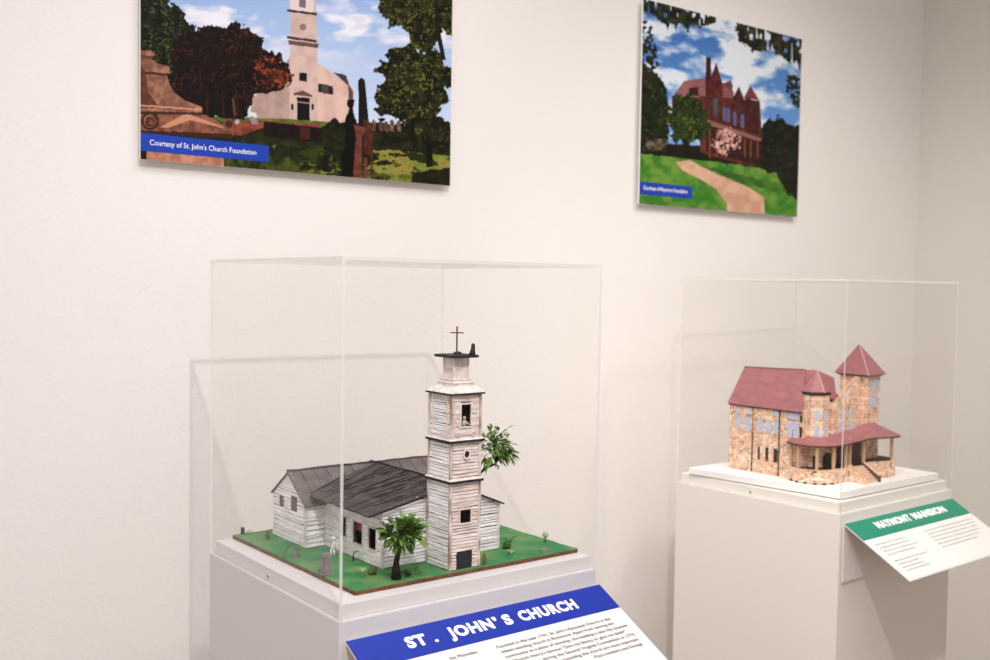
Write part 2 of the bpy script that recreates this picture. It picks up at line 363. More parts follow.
text_part('body_text', "Poe's mother) and George", M_INK, s1, None, 0.0050, m1(0.4205, 0.1249), align='RIGHT', sx=fx)
text_part('body_text', "hia Mondieu", M_INK, s1, 0.0436, 0.0052, m1(0.1202, 0.0675))

s2, m2 = sign((1.7845, 1.1745, 1.0430), math.radians(30), 0.4250, 0.1585, 0.0495, 0.116, M_GREEN, 'sloping white text panel headed with a green title band on the far pedestal', rz=0.0262)
for wd, a, c in (("MAYMONT", .0830, .2120), ("MANSION", .2230, .3560)):
    text_part('title_lettering', wd, M_LETW, s2, c-a, 0.0165, m2(a, 0.0300), bold=0.05, space=1.10)
rng = random.Random(4)
def tiny_line(x, d, width, parent, mfun, m):
    # too small and soft in the photograph to read: fine strokes in word-sized clusters
    b = MB(); p = x; 
    mt = mfun(0, 0)
    cc, ss = mt[1][1], mt[2][1]
    while p < x+width:
        wl = rng.uniform(0.006, 0.017); q = p
        while q < min(p+wl, x+width):
            hh = rng.choice((0.0018, 0.0018, 0.0028))
            for (a0, a1, b0, b1) in ((q, q+0.0007, 0, hh), (q, q+0.0014, hh*.5, hh*.5+0.0005)):
                pts = [(a0, b0), (a1, b0), (a1, b1), (a0, b1)]
                b.poly([(u, -(d-v)*cc - 0.0006*ss, -(d-v)*ss + 0.0006*cc) for u, v in pts])
            q += 0.0020
        p += wl + 0.003
    return b.build('body_text', m, parent)
for (x, d, wd) in ((0.013, 0.067, 0.116), (0.015, 0.0765, 0.108), (0.017, 0.086, 0.122), (0.019, 0.0955, 0.098), (0.016, 0.113, 0.119), (0.018, 0.122, 0.07), (0.018, 0.131, 0.075), (0.019, 0.1395, 0.086)):
    tiny_line(x+.004, d, wd, s2, m2, M_INK)
for (x, d, wd) in ((0.193, 0.0650, 0.185), (0.191, 0.0745, 0.185), (0.190, 0.084, 0.180), (0.190, 0.0935, 0.172), (0.189, 0.103, 0.160), (0.189, 0.1125, 0.135)):
    tiny_line(x+.012, d, wd+.012, s2, m2, M_INKL)

# ---------------------------------------------------------------- photographs on the wall
HG = (776.268904, -3.656168, -294.125647, 129.070497, -726.908338, 1350.946749, 0.422098, -0.029644)
def layout(X, Z):          # board position (metres on the wall) to print layout units
    k = HG[6]*X + HG[7]*Z + 1
    return (HG[0]*X+HG[1]*Z+HG[2])/k, (HG[3]*X+HG[4]*Z+HG[5])/k
def vnoise(u, v, s, seed):
    r = np.random.RandomState(seed); g = r.rand(256, 256)
    x = u/s+1000.0; y = v/s+1000.0; xi = np.floor(x).astype(int); yi = np.floor(y).astype(int); fx_ = x-xi; fy_ = y-yi
    fx_ = fx_*fx_*(3-2*fx_); fy_ = fy_*fy_*(3-2*fy_)
    a = g[xi % 256, yi % 256]; b_ = g[(xi+1) % 256, yi % 256]; c = g[xi % 256, (yi+1) % 256]; d = g[(xi+1) % 256, (yi+1) % 256]
    return (a*(1-fx_)+b_*fx_)*(1-fy_)+(c*(1-fx_)+d*fx_)*fy_
def fbm(u, v, s, seed, o=4):
    t = 0; a = 0.5; n = 0
    for k in range(o): t = t+a*vnoise(u, v, s/2**k, seed+k); n += a; a *= 0.55
    return t/n
class Paint:
    def __init__(s, x0, x1, z0, z1, nx, nz):
        s.nx, s.nz = nx, nz; s.X, s.Z = np.meshgrid(np.linspace(x0, x1, nx+1), np.linspace(z0, z1, nz+1))
        s.u, s.v = layout(s.X, s.Z); s.c = np.zeros(s.u.shape+(3,))
    def fill(s, mask, col, col2=None, ns=6, seed=1, lo=0.35, hi=0.65):
        col = np.array(col, float)
        if col2 is not None:
            f = np.clip((fbm(s.u, s.v, ns, seed)-lo)/(hi-lo), 0, 1)[..., None]; c = col*(1-f)+np.array(col2, float)*f
        else: c = np.broadcast_to(col, s.c.shape)
        m = mask[..., None].astype(float); s.c = s.c*(1-m)+c*m
    def poly(s, pts, rough=0, rs=5, seed=3):
        u, v = s.u, s.v
        if rough:
            u = u+(fbm(s.u, s.v, rs, seed)-0.5)*2*rough; v = v+(fbm(s.u, s.v, rs, seed+9)-0.5)*2*rough
        ins = np.zeros(u.shape, bool); n = len(pts)
        for k in range(n):
            (xa, ya), (xb, yb) = pts[k], pts[(k+1) % n]
            if ya == yb: continue
            c = ((ya > v) != (yb > v)) & (u < (xb-xa)*(v-ya)/(yb-ya)+xa); ins ^= c
        return ins
    def ell(s, cx, cy, rx, ry, rough=0, rs=5, seed=5):
        q = ((s.u-cx)/rx)**2+((s.v-cy)/ry)**2
        return q+(fbm(s.u, s.v, rs, seed)-0.5)*2*rough < 1
    def foliage(s, mask, dark, mid, light, seed, sp=0.60, ns=5):
        edge = fbm(s.u, s.v, 2.6, seed+50, 3)
        s.fill(mask, dark, mid, ns, seed, 0.40, 0.66)
        s.fill(mask & (vnoise(s.u, s.v, 1.7, seed+60)*0.55+fbm(s.u, s.v, 11, seed+70)*0.45 > sp), light, mid, 2, seed+80)
    def build(s, name, y, parent, x0, x1, z0, z1):
        nx, nz = s.nx, s.nz
        V = np.stack([s.X, np.full_like(s.X, y), s.Z], -1).reshape(-1, 3)
        i = np.arange((nx+1)*(nz+1)).reshape(nz+1, nx+1)
        Fc = np.stack([i[:-1, :-1], i[:-1, 1:], i[1:, 1:], i[1:, :-1]], -1).reshape(-1, 4)
        me = bpy.data.meshes.new(name); me.from_pydata(V.tolist(), [], Fc.tolist()); me.materials.append(M_PRINT)
        at = me.color_attributes.new('print', 'FLOAT_COLOR', 'POINT')
        c = (np.clip(s.c, 0, 255)/255)**1.25; c = np.where(c <= 0.04045, c/12.92, ((c+0.055)/1.055)**2.4)
        at.data.foreach_set('color', np.concatenate([c, np.ones(c.shape[:2]+(1,))], -1).reshape(-1))
        o = bpy.data.objects.new(name, me); COL.objects.link(o); o.parent = parent; return o

def photo_board(x0, x1, z0, z1, label):
    t = tag(empty('photo_board', ((x0+x1)/2, WY, z0)), label, 'picture', 'colour photographs on the wall')
    b = MB(); b.box(x0, x1, 1.7575, 1.7625, z0, z1)
    o = b.build('backing_board', M_FOAM, t); 
    b = MB(); cx = (x0+x1)/2
    b.box(cx-0.22, cx+0.22, 1.7625, WY, z0+0.06, z0+0.10); b.box(cx-0.22, cx+0.22, 1.7625, WY, z1-0.10, z1-0.06)
    b.build('hanging_cleat', M_FOAM, t)
    return t
def reparent_fix(t):
    inv = Matrix.Translation(t.location).inverted()
    for ch in t.children: ch.matrix_parent_inverse = inv

BX0, BX1, BZ0, BZ1 = 0.605, 1.241, 1.7022, 2.19
t = photo_board(BX0, BX1, BZ0, BZ1, 'large colour photograph of a white church and graveyard, mounted on the wall')
p = Paint(BX0, BX1, BZ0, BZ1, 520, 400); u, v = p.u, p.v; ALL = np.ones(u.shape, bool)
sky = np.clip((v+60)/220, 0, 1)[..., None]
p.c = np.array((146, 176, 222.))*(1-sky)+np.array((222, 230, 244.))*sky
cl = np.clip((fbm(u+v*.6, v*2.4-u*.2, 46, 11)-0.44)/0.16, 0, 1)*np.clip((75-v)/40, 0, 1)
p.c = p.c*(1-cl[..., None])+(np.array((236, 234, 242.))*1.0)*cl[..., None]
cl2 = np.clip((fbm(u, v*2, 18, 12)-0.52)/0.2, 0, 1)[..., None]*0.35
p.c = p.c*(1-cl2)+np.array((196, 200, 226.))*cl2
p.fill(p.poly([(135, 112), (460, 128), (460, 200), (135, 175)]), (34, 36, 20), (54, 58, 28), 10, 20)
# church
p.fill(p.poly([(250, 121), (252, 98), (262, 90), (288, 60), (292, 56), (292, 124)]), (194, 168, 160), (180, 154, 146), 8, 21)
p.fill(p.poly([(316, 62), (351, 86), (354, 91), (353, 121), (316, 126)]), (226, 196, 184), (212, 182, 172), 10, 22)
p.fill(p.poly([(333, 72), (346, 75), (350, 87)]), (88, 66, 66))
p.fill(p.poly([(348, 84), (353, 91), (353, 120), (350, 120)]), (120, 90, 84))
p.fill(p.poly([(291, -40), (314, -40), (318, 62), (317, 124), (289, 124), (290, 60)]), (218, 192, 184), (206, 180, 172), 10, 23)
p.fill(p.poly([(290, -40), (313, -40), (314, 12), (290, 12)]), (228, 212, 210))
p.fill(p.poly([(292, -40), (312, -40), (302.5, -78)]), (150, 132, 130)); p.fill(p.poly([(288, -42), (316, -40), (316, -37), (288, -39)]), (84, 66, 68))
for y in (9, 36):
    p.fill(p.poly([(287, y), (317, y+4), (317, y+6.5), (287, y+2.5)]), (84, 66, 68))
p.fill(p.poly([(288, 40), (319, 44), (318, 48), (289, 44.5)]), (120, 96, 92))
p.fill(p.poly([(299, -6), (306, -6), (306, 8), (299, 7)]), (130, 122, 130))
p.fill(p.ell(303, 27, 3.2, 3.4), (150, 134, 136))
p.fill(p.poly([(299.5, 72.5), (307, 73), (307, 82), (299.5, 81)]), (40, 36, 42))
p.fill(p.poly([(318, 83.5), (333, 86), (333, 95), (318, 92)]), (52, 44, 46)); p.fill(p.poly([(321.5, 84.5), (328.5, 86), (328.5, 94), (321.5, 92)]), (96, 84, 84))
p.fill(p.poly([(294, 93), (303, 90.5), (312, 95), (312, 97), (294, 95)]), (120, 92, 84))
p.fill(p.poly([(297, 97), (310, 98), (310, 121), (297, 121)]), (30, 26, 32)); p.fill(p.poly([(297, 101), (310, 102.5), (310, 104), (297, 102.5)]), (168, 140, 130))
for x in (292.5, 313): p.fill(p.poly([(x-1.2, 104), (x+1.2, 104), (x+1.2, 110), (x-1.2, 110)]), (34, 28, 30))
# lawn, path and walls
p.fill(p.poly([(200, 116), (292, 119), (330, 122), (330, 127), (232, 124)], 1), (124, 138, 64), (92, 116, 48), 5, 24)
p.fill(p.poly([(228, 124), (250, 120), (320, 124), (322, 131), (262, 128), (240, 136), (226, 134)], 0.8), (160, 92, 76), (128, 70, 58), 5, 25)
p.fill(p.poly([(264, 121), (322, 128), (345, 131), (345, 144), (300, 141), (264, 136)], 0.5), (28, 22, 22), (44, 32, 28), 4, 26)
p.fill(p.poly([(300, 127), (310, 128), (310, 140), (300, 139)]), (86, 48, 38))
p.fill(p.poly([(240, 140), (360, 148), (360, 168), (240, 158)], 3, 8), (66, 78, 34), (40, 46, 24), 8, 27)
p.fill(p.poly([(300, 163), (360, 170), (450, 176), (450, 190), (300, 178)], 1), (140, 144, 66), (88, 98, 44), 6, 28)
p.fill(p.poly([(366, 148), (452, 156), (452, 178), (366, 172)], 2, 6), (132, 146, 62), (164, 150, 84), 5, 29)
p.fill(p.poly([(400, 150), (432, 156), (440, 166), (410, 160)], 2), (52, 60, 28), None)
p.foliage(p.poly([(236, 142), (452, 158), (452, 186), (236, 172)], 2, 6)&(fbm(u, v*2.5, 12, 140) > 0.52), (34, 36, 20), (48, 52, 26), (120, 128, 62), 141, 0.62)
p.fill(p.poly([(412, 172), (452, 167), (452, 190), (412, 186)], 2), (34, 34, 20), (52, 46, 30), 5, 30)
p.fill(p.poly([(248, 111), (256, 113), (258, 119), (250, 118)])&(vnoise(u, v, 1.4, 150) > .4), (226, 222, 216))
p.fill(p.poly([(232, 118), (238, 118), (240, 122), (238, 124), (232, 124)]), (188, 182, 172)); p.fill(p.poly([(250, 116), (257, 118), (258, 124), (251, 124)], 0.6, 2), (160, 150, 146))
# hedges, stones and trees at right
p.fill(p.poly([(366, 122), (452, 128), (452, 150), (366, 150)], 2.5, 5), (30, 30, 20), (56, 58, 30), 5, 31)
for k, x in enumerate((374, 381, 386, 392, 399, 405, 411, 432, 440)):
    p.fill(p.poly([(x-2, 130), (x-2, 121+k % 3), (x, 119+k % 3), (x+2, 122), (x+2, 132)]), (150, 118, 104), (96, 74, 66), 3, 32)
p.foliage(p.ell(414, 89, 36, 41, 1.0, 10, 33), (26, 30, 18), (58, 62, 32), (128, 124, 62), 34, 0.60)
p.foliage(p.ell(438, 132, 16, 14, 0.9, 7, 133), (24, 26, 16), (50, 50, 28), (96, 90, 50), 134, 0.62)
p.fill(p.poly([(411, 118), (415, 118), (415, 140), (411, 140)]), (26, 22, 18)); p.fill(p.poly([(426, 140), (433, 141), (433, 167), (426, 167)]), (26, 24, 20)); p.fill(p.poly([(422, 140), (450, 142), (450, 146), (422, 144)]), (32, 28, 22))
p.foliage(p.poly([(372, -60), (460, -60), (460, 45), (440, 30), (436, 62), (424, 56), (412, 48), (414, 36), (400, 26), (390, 30), (380, 10)], 10, 8, 35), (22, 28, 16), (64, 68, 34), (128, 122, 60), 36, 0.60)
p.fill(p.poly([(434, -10), (437, -10), (440, 30), (446, 60), (442, 60), (436, 34)]), (44, 34, 28))
# obelisk and urn monuments
p.fill(p.poly([(358.5, 80), (361.5, 77.5), (365, 80), (369.5, 128), (370, 156), (358, 156)]), (30, 25, 24), (46, 38, 34), 4, 37)
p.fill(p.poly([(363, 118), (373, 124), (373, 180), (371, 180), (370, 156), (364, 154)]), (108, 66, 54), (84, 48, 40), 4, 38)
p.fill(p.ell(350.5, 104, 3.6, 4)|p.poly([(347, 99), (355, 100), (354, 103), (348, 102)])|p.poly([(349, 106), (353, 106), (353.5, 114), (348.5, 114)]), (20, 17, 18))
p.fill(p.poly([(348, 113), (354, 114), (358, 126), (357, 179), (341, 178), (341, 136), (345, 120)], 1, 3), (20, 16, 16))
p.fill(p.poly([(354, 124), (366, 128), (364, 133), (362, 136), (362, 180), (353, 179), (356, 136)]), (136, 84, 68), (112, 66, 54), 4, 39)
p.fill(p.poly([(364, 158), (367.5, 158), (367.5, 180), (363.5, 180)]), (122, 78, 62))
p.fill(p.poly([(322, 128), (333, 118), (345, 128), (344, 152), (324, 150)], 3, 5), (26, 26, 18), (52, 56, 28), 4, 40)
p.fill(p.poly([(322, 155), (328, 155), (328, 170), (322, 170)], 1), (34, 28, 22))
# left trees
p.foliage(p.poly([(130, -70), (150, -30), (166, -2), (182, 12), (192, 26), (198, 60), (200, 118), (130, 118)], 8, 7, 41), (20, 24, 15), (44, 52, 26), (104, 106, 54), 42, 0.61)
p.foliage(p.poly([(172, 46), (188, 29), (206, 25), (222, 25), (240, 23), (257, 29), (264, 42), (276, 54), (288, 64), (294, 78), (284, 88), (264, 92), (254, 102), (247, 118), (168, 116)], 9, 8, 43), (26, 16, 14), (44, 26, 20), (104, 60, 44), 44, 0.66)
p.foliage(p.poly([(252, 60), (276, 56), (292, 72), (290, 86), (268, 91), (256, 80)], 7, 5, 45)&(fbm(u, v, 6, 46) > 0.42), (70, 38, 28), (122, 62, 40), (170, 96, 62), 47, 0.56)
p.fill(p.poly([(160, 92), (246, 98), (244, 118), (160, 114)], 4, 5, 48), (22, 16, 13), (40, 28, 20), 4, 49)
for x in (206, 222, 236): p.fill(p.poly([(x, 92), (x+1.5, 92), (x+2.5, 116), (x, 116)]), (64, 42, 32))
p.fill(p.poly([(232, 98), (234, 98), (236, 116), (234, 116)]), (120, 82, 60))
# stone tomb
ST, ST2 = (184, 138, 116), (136, 98, 82)
p.fill(p.poly([(132, 50), (150, 50.5), (155, 53), (155, 56), (151, 59), (157, 63), (170, 67), (170, 74), (167, 75), (169, 84), (175, 93), (185, 100.5), (202, 107), (202, 113), (132, 112)]), ST, ST2, 6, 50, 0.3, 0.7)
p.fill(p.poly([(132, 54), (155, 56), (151, 59), (132, 57)]), (116, 74, 60)); p.fill(p.poly([(132, 70), (170, 73.5), (166, 76), (132, 73)]), (96, 60, 50))
p.fill(p.poly([(132, 62), (140, 62), (146, 72), (148, 92), (160, 108), (132, 108)]), (122, 80, 64), (104, 66, 54), 6, 54)
p.fill(p.poly([(132, 104), (202, 109), (202, 110.5), (132, 105.5)]), (214, 160, 132)); p.fill(p.poly([(132, 111), (202, 112.5), (206, 116), (132, 114)]), (84, 52, 42))
p.fill(p.poly([(132, 114), (206, 115), (234, 130), (233, 136), (132, 130)]), (164, 112, 92), (128, 84, 68), 6, 51)
p.fill(p.poly([(160, 127), (184, 114.5), (190, 114.5), (232, 130), (190, 120), (168, 128)]), (206, 156, 130))
p.fill(p.poly([(132, 130), (233, 134), (232, 138), (132, 134)]), (78, 48, 40))
p.fill(p.ell(150, 121, 9, 9)&~p.ell(150, 121, 6.5, 6.5), (78, 50, 42)); p.fill(p.ell(150, 122, 4.5, 5)&~p.ell(151, 122, 2.5, 3), (86, 56, 46))
p.fill(p.ell(229, 124, 6, 5.5), (132, 88, 72)); p.fill(p.ell(229, 124, 3.6, 3.3), (82, 52, 44))
p.fill(p.poly([(132, 112), (140, 113), (140, 170), (132, 170)]), (60, 38, 30)); p.fill(p.poly([(140, 148), (147, 149), (147, 170), (140, 170)]), (52, 32, 26))
p.fill(p.poly([(147, 148), (224, 152), (224, 178), (147, 178)]), (208, 158, 134), (176, 124, 102), 8, 52)
p.fill(p.poly([(224, 150), (300, 158), (300, 180), (226, 178)], 1), (46, 54, 26), (90, 98, 44), 6, 53)
p.build('print', 1.7573, t, BX0, BX1, BZ0, BZ1)
b = MB(); b.box(BX0, 0.8375, 1.7569, 1.7573, 1.7165, 1.7462); b.build('caption_strip', M_CAPB, t, None)
reparent_fix(t)
mw = Matrix(((1, 0, 0, 0.6205), (0, 0, -1, 1.7566), (0, 1, 0, 1.7275), (0, 0, 0, 1)))
cap = [c for c in t.children if c.name.startswith('caption_strip')][0]
o, _ = text_part('caption_lettering', "Courtesy of St. John's Church Foundation", M_LETW, None, 0.193, 0.0088, mw, bold=0.002)
o.parent = cap

CX0, CX1, CZ0, CZ1 = 1.7915, 2.4040, 1.6990, 2.180
t = photo_board(CX0, CX1, CZ0, CZ1, 'colour photograph of a brick mansion with a winding path, mounted above the far case')
p = Paint(CX0, CX1, CZ0, CZ1, 420, 340); u, v = p.u, p.v
sk = np.clip((v-10)/130, 0, 1)[..., None]
p.c = np.array((74, 122, 186.))*(1-sk)+np.array((128, 172, 222.))*sk
cl = np.clip((fbm((u+v*0.9), (v-u*0.35)*2.2, 34, 61)-0.40)/0.2, 0, 1)[..., None]
p.c = p.c*(1-cl)+np.array((226, 232, 240.))*cl
p.fill(p.poly([(636, 150), (700, 152), (760, 160), (804, 175), (804, 225), (636, 215)]), (74, 138, 54), (128, 164, 76), 9, 62)
p.fill(p.poly([(700, 165), (790, 186), (800, 196), (745, 184)], 2), (66, 112, 46), (96, 140, 56), 6, 63)
p.fill(p.poly([(676, 162), (690, 160), (702, 167), (722, 176), (748, 187), (764, 197), (765, 220), (727, 216), (727, 204), (716, 189), (700, 179), (682, 170)]), (208, 166, 142), (222, 186, 164), 9, 64)
p.fill(p.poly([(636, 142), (700, 146), (768, 158), (800, 172), (800, 180), (760, 168), (700, 160), (636, 153)], 1.5, 5), (36, 26, 22), (52, 46, 30), 4, 65)
BR, BR2 = (96, 52, 46), (128, 72, 60)
p.fill(p.poly([(674, 95), (684, 81), (707, 77.5), (726, 84), (734, 92), (734, 108), (674, 104)]), (164, 118, 116), (148, 102, 102), 6, 66)
p.fill(p.poly([(689, 88), (698, 87), (699, 96), (689, 95)]), (74, 40, 42))
p.fill(p.poly([(672, 96), (706, 98), (706, 134), (672, 130)]), BR, (78, 44, 40), 4, 67)
p.fill(p.poly([(700, 96), (732, 98), (760, 102), (762, 134), (768, 140), (768, 167), (740, 164), (700, 152)]), BR, BR2, 4, 68)
p.fill(p.poly([(706, 57), (711, 57), (711.5, 98), (705.5, 98)]), (92, 46, 46), (66, 32, 34), 3, 69)
p.fill(p.poly([(707.5, 87), (716.5, 62), (724, 89), (716, 92)]), (120, 56, 66), (84, 38, 46), 3, 70)
p.fill(p.poly([(707, 88), (723, 90), (723, 123), (707, 119)]), (118, 62, 52), (92, 48, 42), 4, 71)
p.fill(p.poly([(713.5, 98), (718, 98), (718, 116), (713.5, 115)]), (96, 96, 106))
p.fill(p.poly([(731.5, 101), (739, 86), (746, 103), (746, 130), (731.5, 128)]), (112, 60, 54), (78, 40, 40), 3, 72)
p.fill(p.poly([(744, 98), (750.5, 85), (759.5, 101), (752, 99)]), (130, 76, 82))
p.fill(p.poly([(745, 98), (759.5, 101), (759, 136), (745, 131)]), (92, 50, 48), (76, 40, 40), 4, 73)
p.fill(p.poly([(722, 84), (731, 80), (733, 86), (732, 92)]), (130, 80, 84))
for a, b0 in ((723, 107), (727, 108), (733.5, 112), (741, 114)): p.fill(p.poly([(a, b0), (a+3, b0+1), (a+3, b0+14), (a, b0+13)]), (104, 118, 156))
p.fill(p.poly([(698, 119), (706, 119), (768, 141), (768, 144), (706, 124), (698, 122)]), (158, 116, 112))
p.fill(p.poly([(706, 125), (768, 145), (768, 168), (706, 152)]), (50, 28, 28), (84, 46, 40), 3, 74)
for x in (709, 716, 744, 750, 757, 764): p.fill(p.poly([(x, 127+(x-706)*.3), (x+1.6, 127.5+(x-706)*.3), (x+1.6, 158), (x, 157)]), (142, 86, 70))
p.foliage(p.ell(688, 121, 20, 26, 0.8, 8, 75), (36, 46, 22), (64, 80, 34), (112, 128, 54), 76, 0.60)
p.fill(p.poly([(684, 140), (688, 140), (688, 158), (684, 158)]), (38, 28, 22))
p.fill(p.ell(728, 141, 14, 12.5, 1.2, 5, 77)&(vnoise(u, v, 2.2, 78)*.6+fbm(u, v, 6, 178)*.4 > 0.40), (176, 124, 118), (232, 196, 188), 2.5, 79)
p.fill(p.poly([(727, 150), (728.5, 150), (728.5, 167), (727, 167)]), (66, 36, 30))
p.foliage(p.poly([(762, 128), (770, 118), (780, 118), (792, 126), (806, 120), (806, 206), (788, 196), (780, 176), (760, 166)], 6, 6, 80), (18, 24, 16), (36, 44, 26), (70, 80, 46), 81, 0.64)
p.foliage(p.poly([(630, 60), (652, 68), (664, 86), (670, 110), (668, 152), (630, 152)], 7, 6, 82), (26, 32, 18), (48, 56, 28), (86, 94, 48), 83, 0.62)
p.fill(p.ell(656, 144, 12, 6, 0.7, 5, 84), (132, 122, 104), (66, 58, 44), 4, 85)
# overhanging boughs: fringes of drooping needles
def fringe(x0, y0, x1, y1, ln, seed, col, col2):
    w_ = fbm(u, v*0.25, 4, seed)
    tt = np.clip((u-x0)/(x1-x0), 0, 1); base = y0+(y1-y0)*tt
    m = (u > x0)&(u < x1)&(v < base+ln*(0.2+1.5*w_)*np.sin(np.pi*np.clip(tt*0.9+0.08, 0, 1)))
    p.fill(m&(vnoise(u, v*0.3, 2.2, seed+3) > 0.22), col, col2, 4, seed)
fringe(636, 0, 716, 22, 16, 90, (34, 36, 26), (74, 76, 50))
m_ = p.poly([(733, 20), (760, 26), (802, 40), (802, 74), (796, 66), (786, 60), (770, 50), (752, 52), (742, 42)], 5, 4, 91)&(vnoise(u, v*0.3, 2.2, 97) > 0.28)
p.fill(m_, (36, 38, 26), (80, 80, 54), 4, 92)
p.fill(p.poly([(788, 74), (802, 76), (802, 112), (792, 104), (786, 90)], 4, 4, 93)&(vnoise(u, v, 2.2, 98) > 0.28), (36, 40, 28), (66, 70, 44), 4, 94)
p.fill(p.poly([(636, 20), (648, 22), (656, 50), (662, 84), (640, 72)], 6, 5, 95)&(vnoise(u, v, 2.5, 99) > 0.42), (44, 42, 34), (70, 66, 48), 4, 96)
p.build('print', 1.7573, t, CX0, CX1, CZ0, CZ1)
b = MB(); b.box(CX0, 1.9765, 1.7569, 1.7573, 1.7215, 1.7515); b.build('caption_strip', M_CAPB, t, None)
reparent_fix(t)
mw = Matrix(((1, 0, 0, 1.8040), (0, 0, -1, 1.7566), (0, 1, 0, 1.7335), (0, 0, 0, 1)))
cap = [c for c in t.children if c.name.startswith('caption_strip')][0]
o, _ = text_part('caption_lettering', "Courtesy of Maymont Foundation", M_LETW, None, 0.155, 0.0092, mw, bold=0.012)
o.parent = cap

# ---------------------------------------------------------------- church diorama
ZG = 1.0995
rng = random.Random(11)
t = tag(empty('diorama_base', (0.88, 1.355, 1.0922)), 'thin green painted turf board under the white church model', 'model base')
b = MB()
edge = []
cor = [(0.6835, 1.1700), (1.0745, 1.1690), (1.0700, 1.5430), (0.6790, 1.5440)]
for k in range(4):
    a, c = cor[k], cor[(k+1) % 4]
    for j in range(16):
        f = j/16; edge.append((a[0]+(c[0]-a[0])*f+rng.uniform(-.0008, .0008), a[1]+(c[1]-a[1])*f+rng.uniform(-.0008, .0008)))
b.prism(edge, 1.0923, 1.0975, 0); b.build('cork_board', M_CORK, t)
b = MB(); NX = 48
grid = [[None]*(NX+1) for _ in range(NX+1)]
for i in range(NX+1):
    for j in range(NX+1):
        fx_, fy_ = i/NX, j/NX
        x = (cor[0][0]*(1-fx_)+cor[1][0]*fx_)*(1-fy_)+(cor[3][0]*(1-fx_)+cor[2][0]*fx_)*fy_
        y = (cor[0][1]*(1-fx_)+cor[1][1]*fx_)*(1-fy_)+(cor[3][1]*(1-fx_)+cor[2][1]*fx_)*fy_
        z = 1.0988+0.0005*math.sin(i*1.1+j*.5)+rng.uniform(-.0003, .0003)
        if i in (0, NX) or j in (0, NX): z -= 0.0006
        grid[i][j] = (x, y, z)
for i in range(NX):
    for j in range(NX): b.poly([grid[i][j], grid[i+1][j], grid[i+1][j+1], grid[i][j+1]])
for k in range(NX):
    for q in ((grid[k][0], grid[k+1][0]), (grid[k+1][NX], grid[k][NX]), (grid[0][k+1], grid[0][k]), (grid[NX][k], grid[NX][k+1])):
        b.poly([(q[0][0], q[0][1], 1.0975), (q[1][0], q[1][1], 1.0975), q[1], q[0]])
b.build('turf', M_GRASS, t, smooth=True)
reparent_fix(t)

def clap_wall(mb, org, sdir, nrm, wfn, z0, z1, holes=(), rowh=0.0046, prot=0.0013, seed=0, n=6):
    """rows of overlapping hand-cut boards; org (x,y); sdir, nrm unit 2D; wfn(z)->(s0,s1); holes (s0,s1,z0,z1)"""
    r = random.Random(seed); z = z0
    while z < z1-1e-5:
        h = rowh*r.uniform(0.75, 1.3); zt = min(z+h-r.choice((0, .0004, .0006, .0009)), z1); zm = (z+zt)/2
        s0, s1 = wfn(zm)
        iv = [(s0, s1)] if s1-s0 > 1e-4 else []
        for hs0, hs1, hz0, hz1 in holes:
            if zm > hz0 and zm < hz1:
                nv = []
                for a, c in iv:
                    if hs1 <= a or hs0 >= c: nv.append((a, c)); continue
                    if hs0 > a: nv.append((a, hs0+r.uniform(-.0004, .0004)))
                    if hs1 < c: nv.append((hs1+r.uniform(-.0004, .0004), c))
                iv = nv
        tilt = r.uniform(-.0005, .0005)
        for a, c in iv:
            k = max(1, int(n*(c-a)/0.06)); pr0 = prot*r.uniform(0.6, 1.3)
            ring = []
            for j in range(k+1):
                s = a+(c-a)*j/k; w1 = r.uniform(-.00035, .00035); w2 = r.uniform(-.0002, .0002); tl = tilt*(j/k-.5)*2
                P = lambda off, zz: (org[0]+sdir[0]*s+nrm[0]*off, org[1]+sdir[1]*s+nrm[1]*off, zz)
                ring.append([P(0, z+tl), P(pr0+w2, z+w1+tl+.0003), P(0.0002+w2*.4, zt+w1+tl-.0002), P(0, zt+tl)])
            i = len(mb.v)
            for q in ring: mb.v += q
            for j in range(k):
                A = i+j*4; B = A+4
                mb.f += [(A, B, B+1, A+1), (A+1, B+1, B+2, A+2), (A+2, B+2, B+3, A+3)]; mb.m += [0]*3
            mb.f += [(i, i+1, i+2, i+3), (i+4*k+3, i+4*k+2, i+4*k+1, i+4*k)]; mb.m += [0]*2
        z = min(z+h, z1)
def wall_core(mb, org, sdir, nrm, poly, holes, depth=0.0025, mi=0):
    """wall panel behind the boards, with real openings: cells of a grid between the opening edges"""
    smin = min(p[0] for p in poly); smax = max(p[0] for p in poly); zmin = min(p[1] for p in poly)
    def topz(s):
        best = None
        for k in range(len(poly)):
            (a, za), (c, zc) = poly[k], poly[(k+1) % len(poly)]
            if abs(a-c) > 1e-9 and min(a, c)-1e-9 <= s <= max(a, c)+1e-9:
                zz = za+(zc-za)*(s-a)/(c-a); best = zz if best is None else max(best, zz)
        return best
    ss = sorted(set([p[0] for p in poly]+[h[0] for h in holes]+[h[1] for h in holes]))
    for a, c in zip(ss, ss[1:]):
        if c-a < 1e-6: continue
        segs = [(zmin, None)]
        for h in sorted([h for h in holes if h[0] <= a+1e-9 and h[1] >= c-1e-9], key=lambda q: q[2]):
            l = segs.pop(); segs.append((l[0], h[2])); segs.append((h[3], None))
        for lo, hi in segs:
            za = hi if hi is not None else topz(a+1e-9); zc = hi if hi is not None else topz(c-1e-9)
            P = lambda s, off, zz: (org[0]+sdir[0]*s+nrm[0]*off, org[1]+sdir[1]*s+nrm[1]*off, zz)
            mb.hexa([P(a, 0, lo), P(c, 0, lo), P(c, -depth, lo), P(a, -depth, lo), P(a, 0, za), P(c, 0, zc), P(c, -depth, zc), P(a, -depth, za)], mi)

church = tag(empty('church_model', (0.87, 1.30, ZG)), 'handmade white clapboard church model with a tall square steeple tower and dark roof', 'model church')
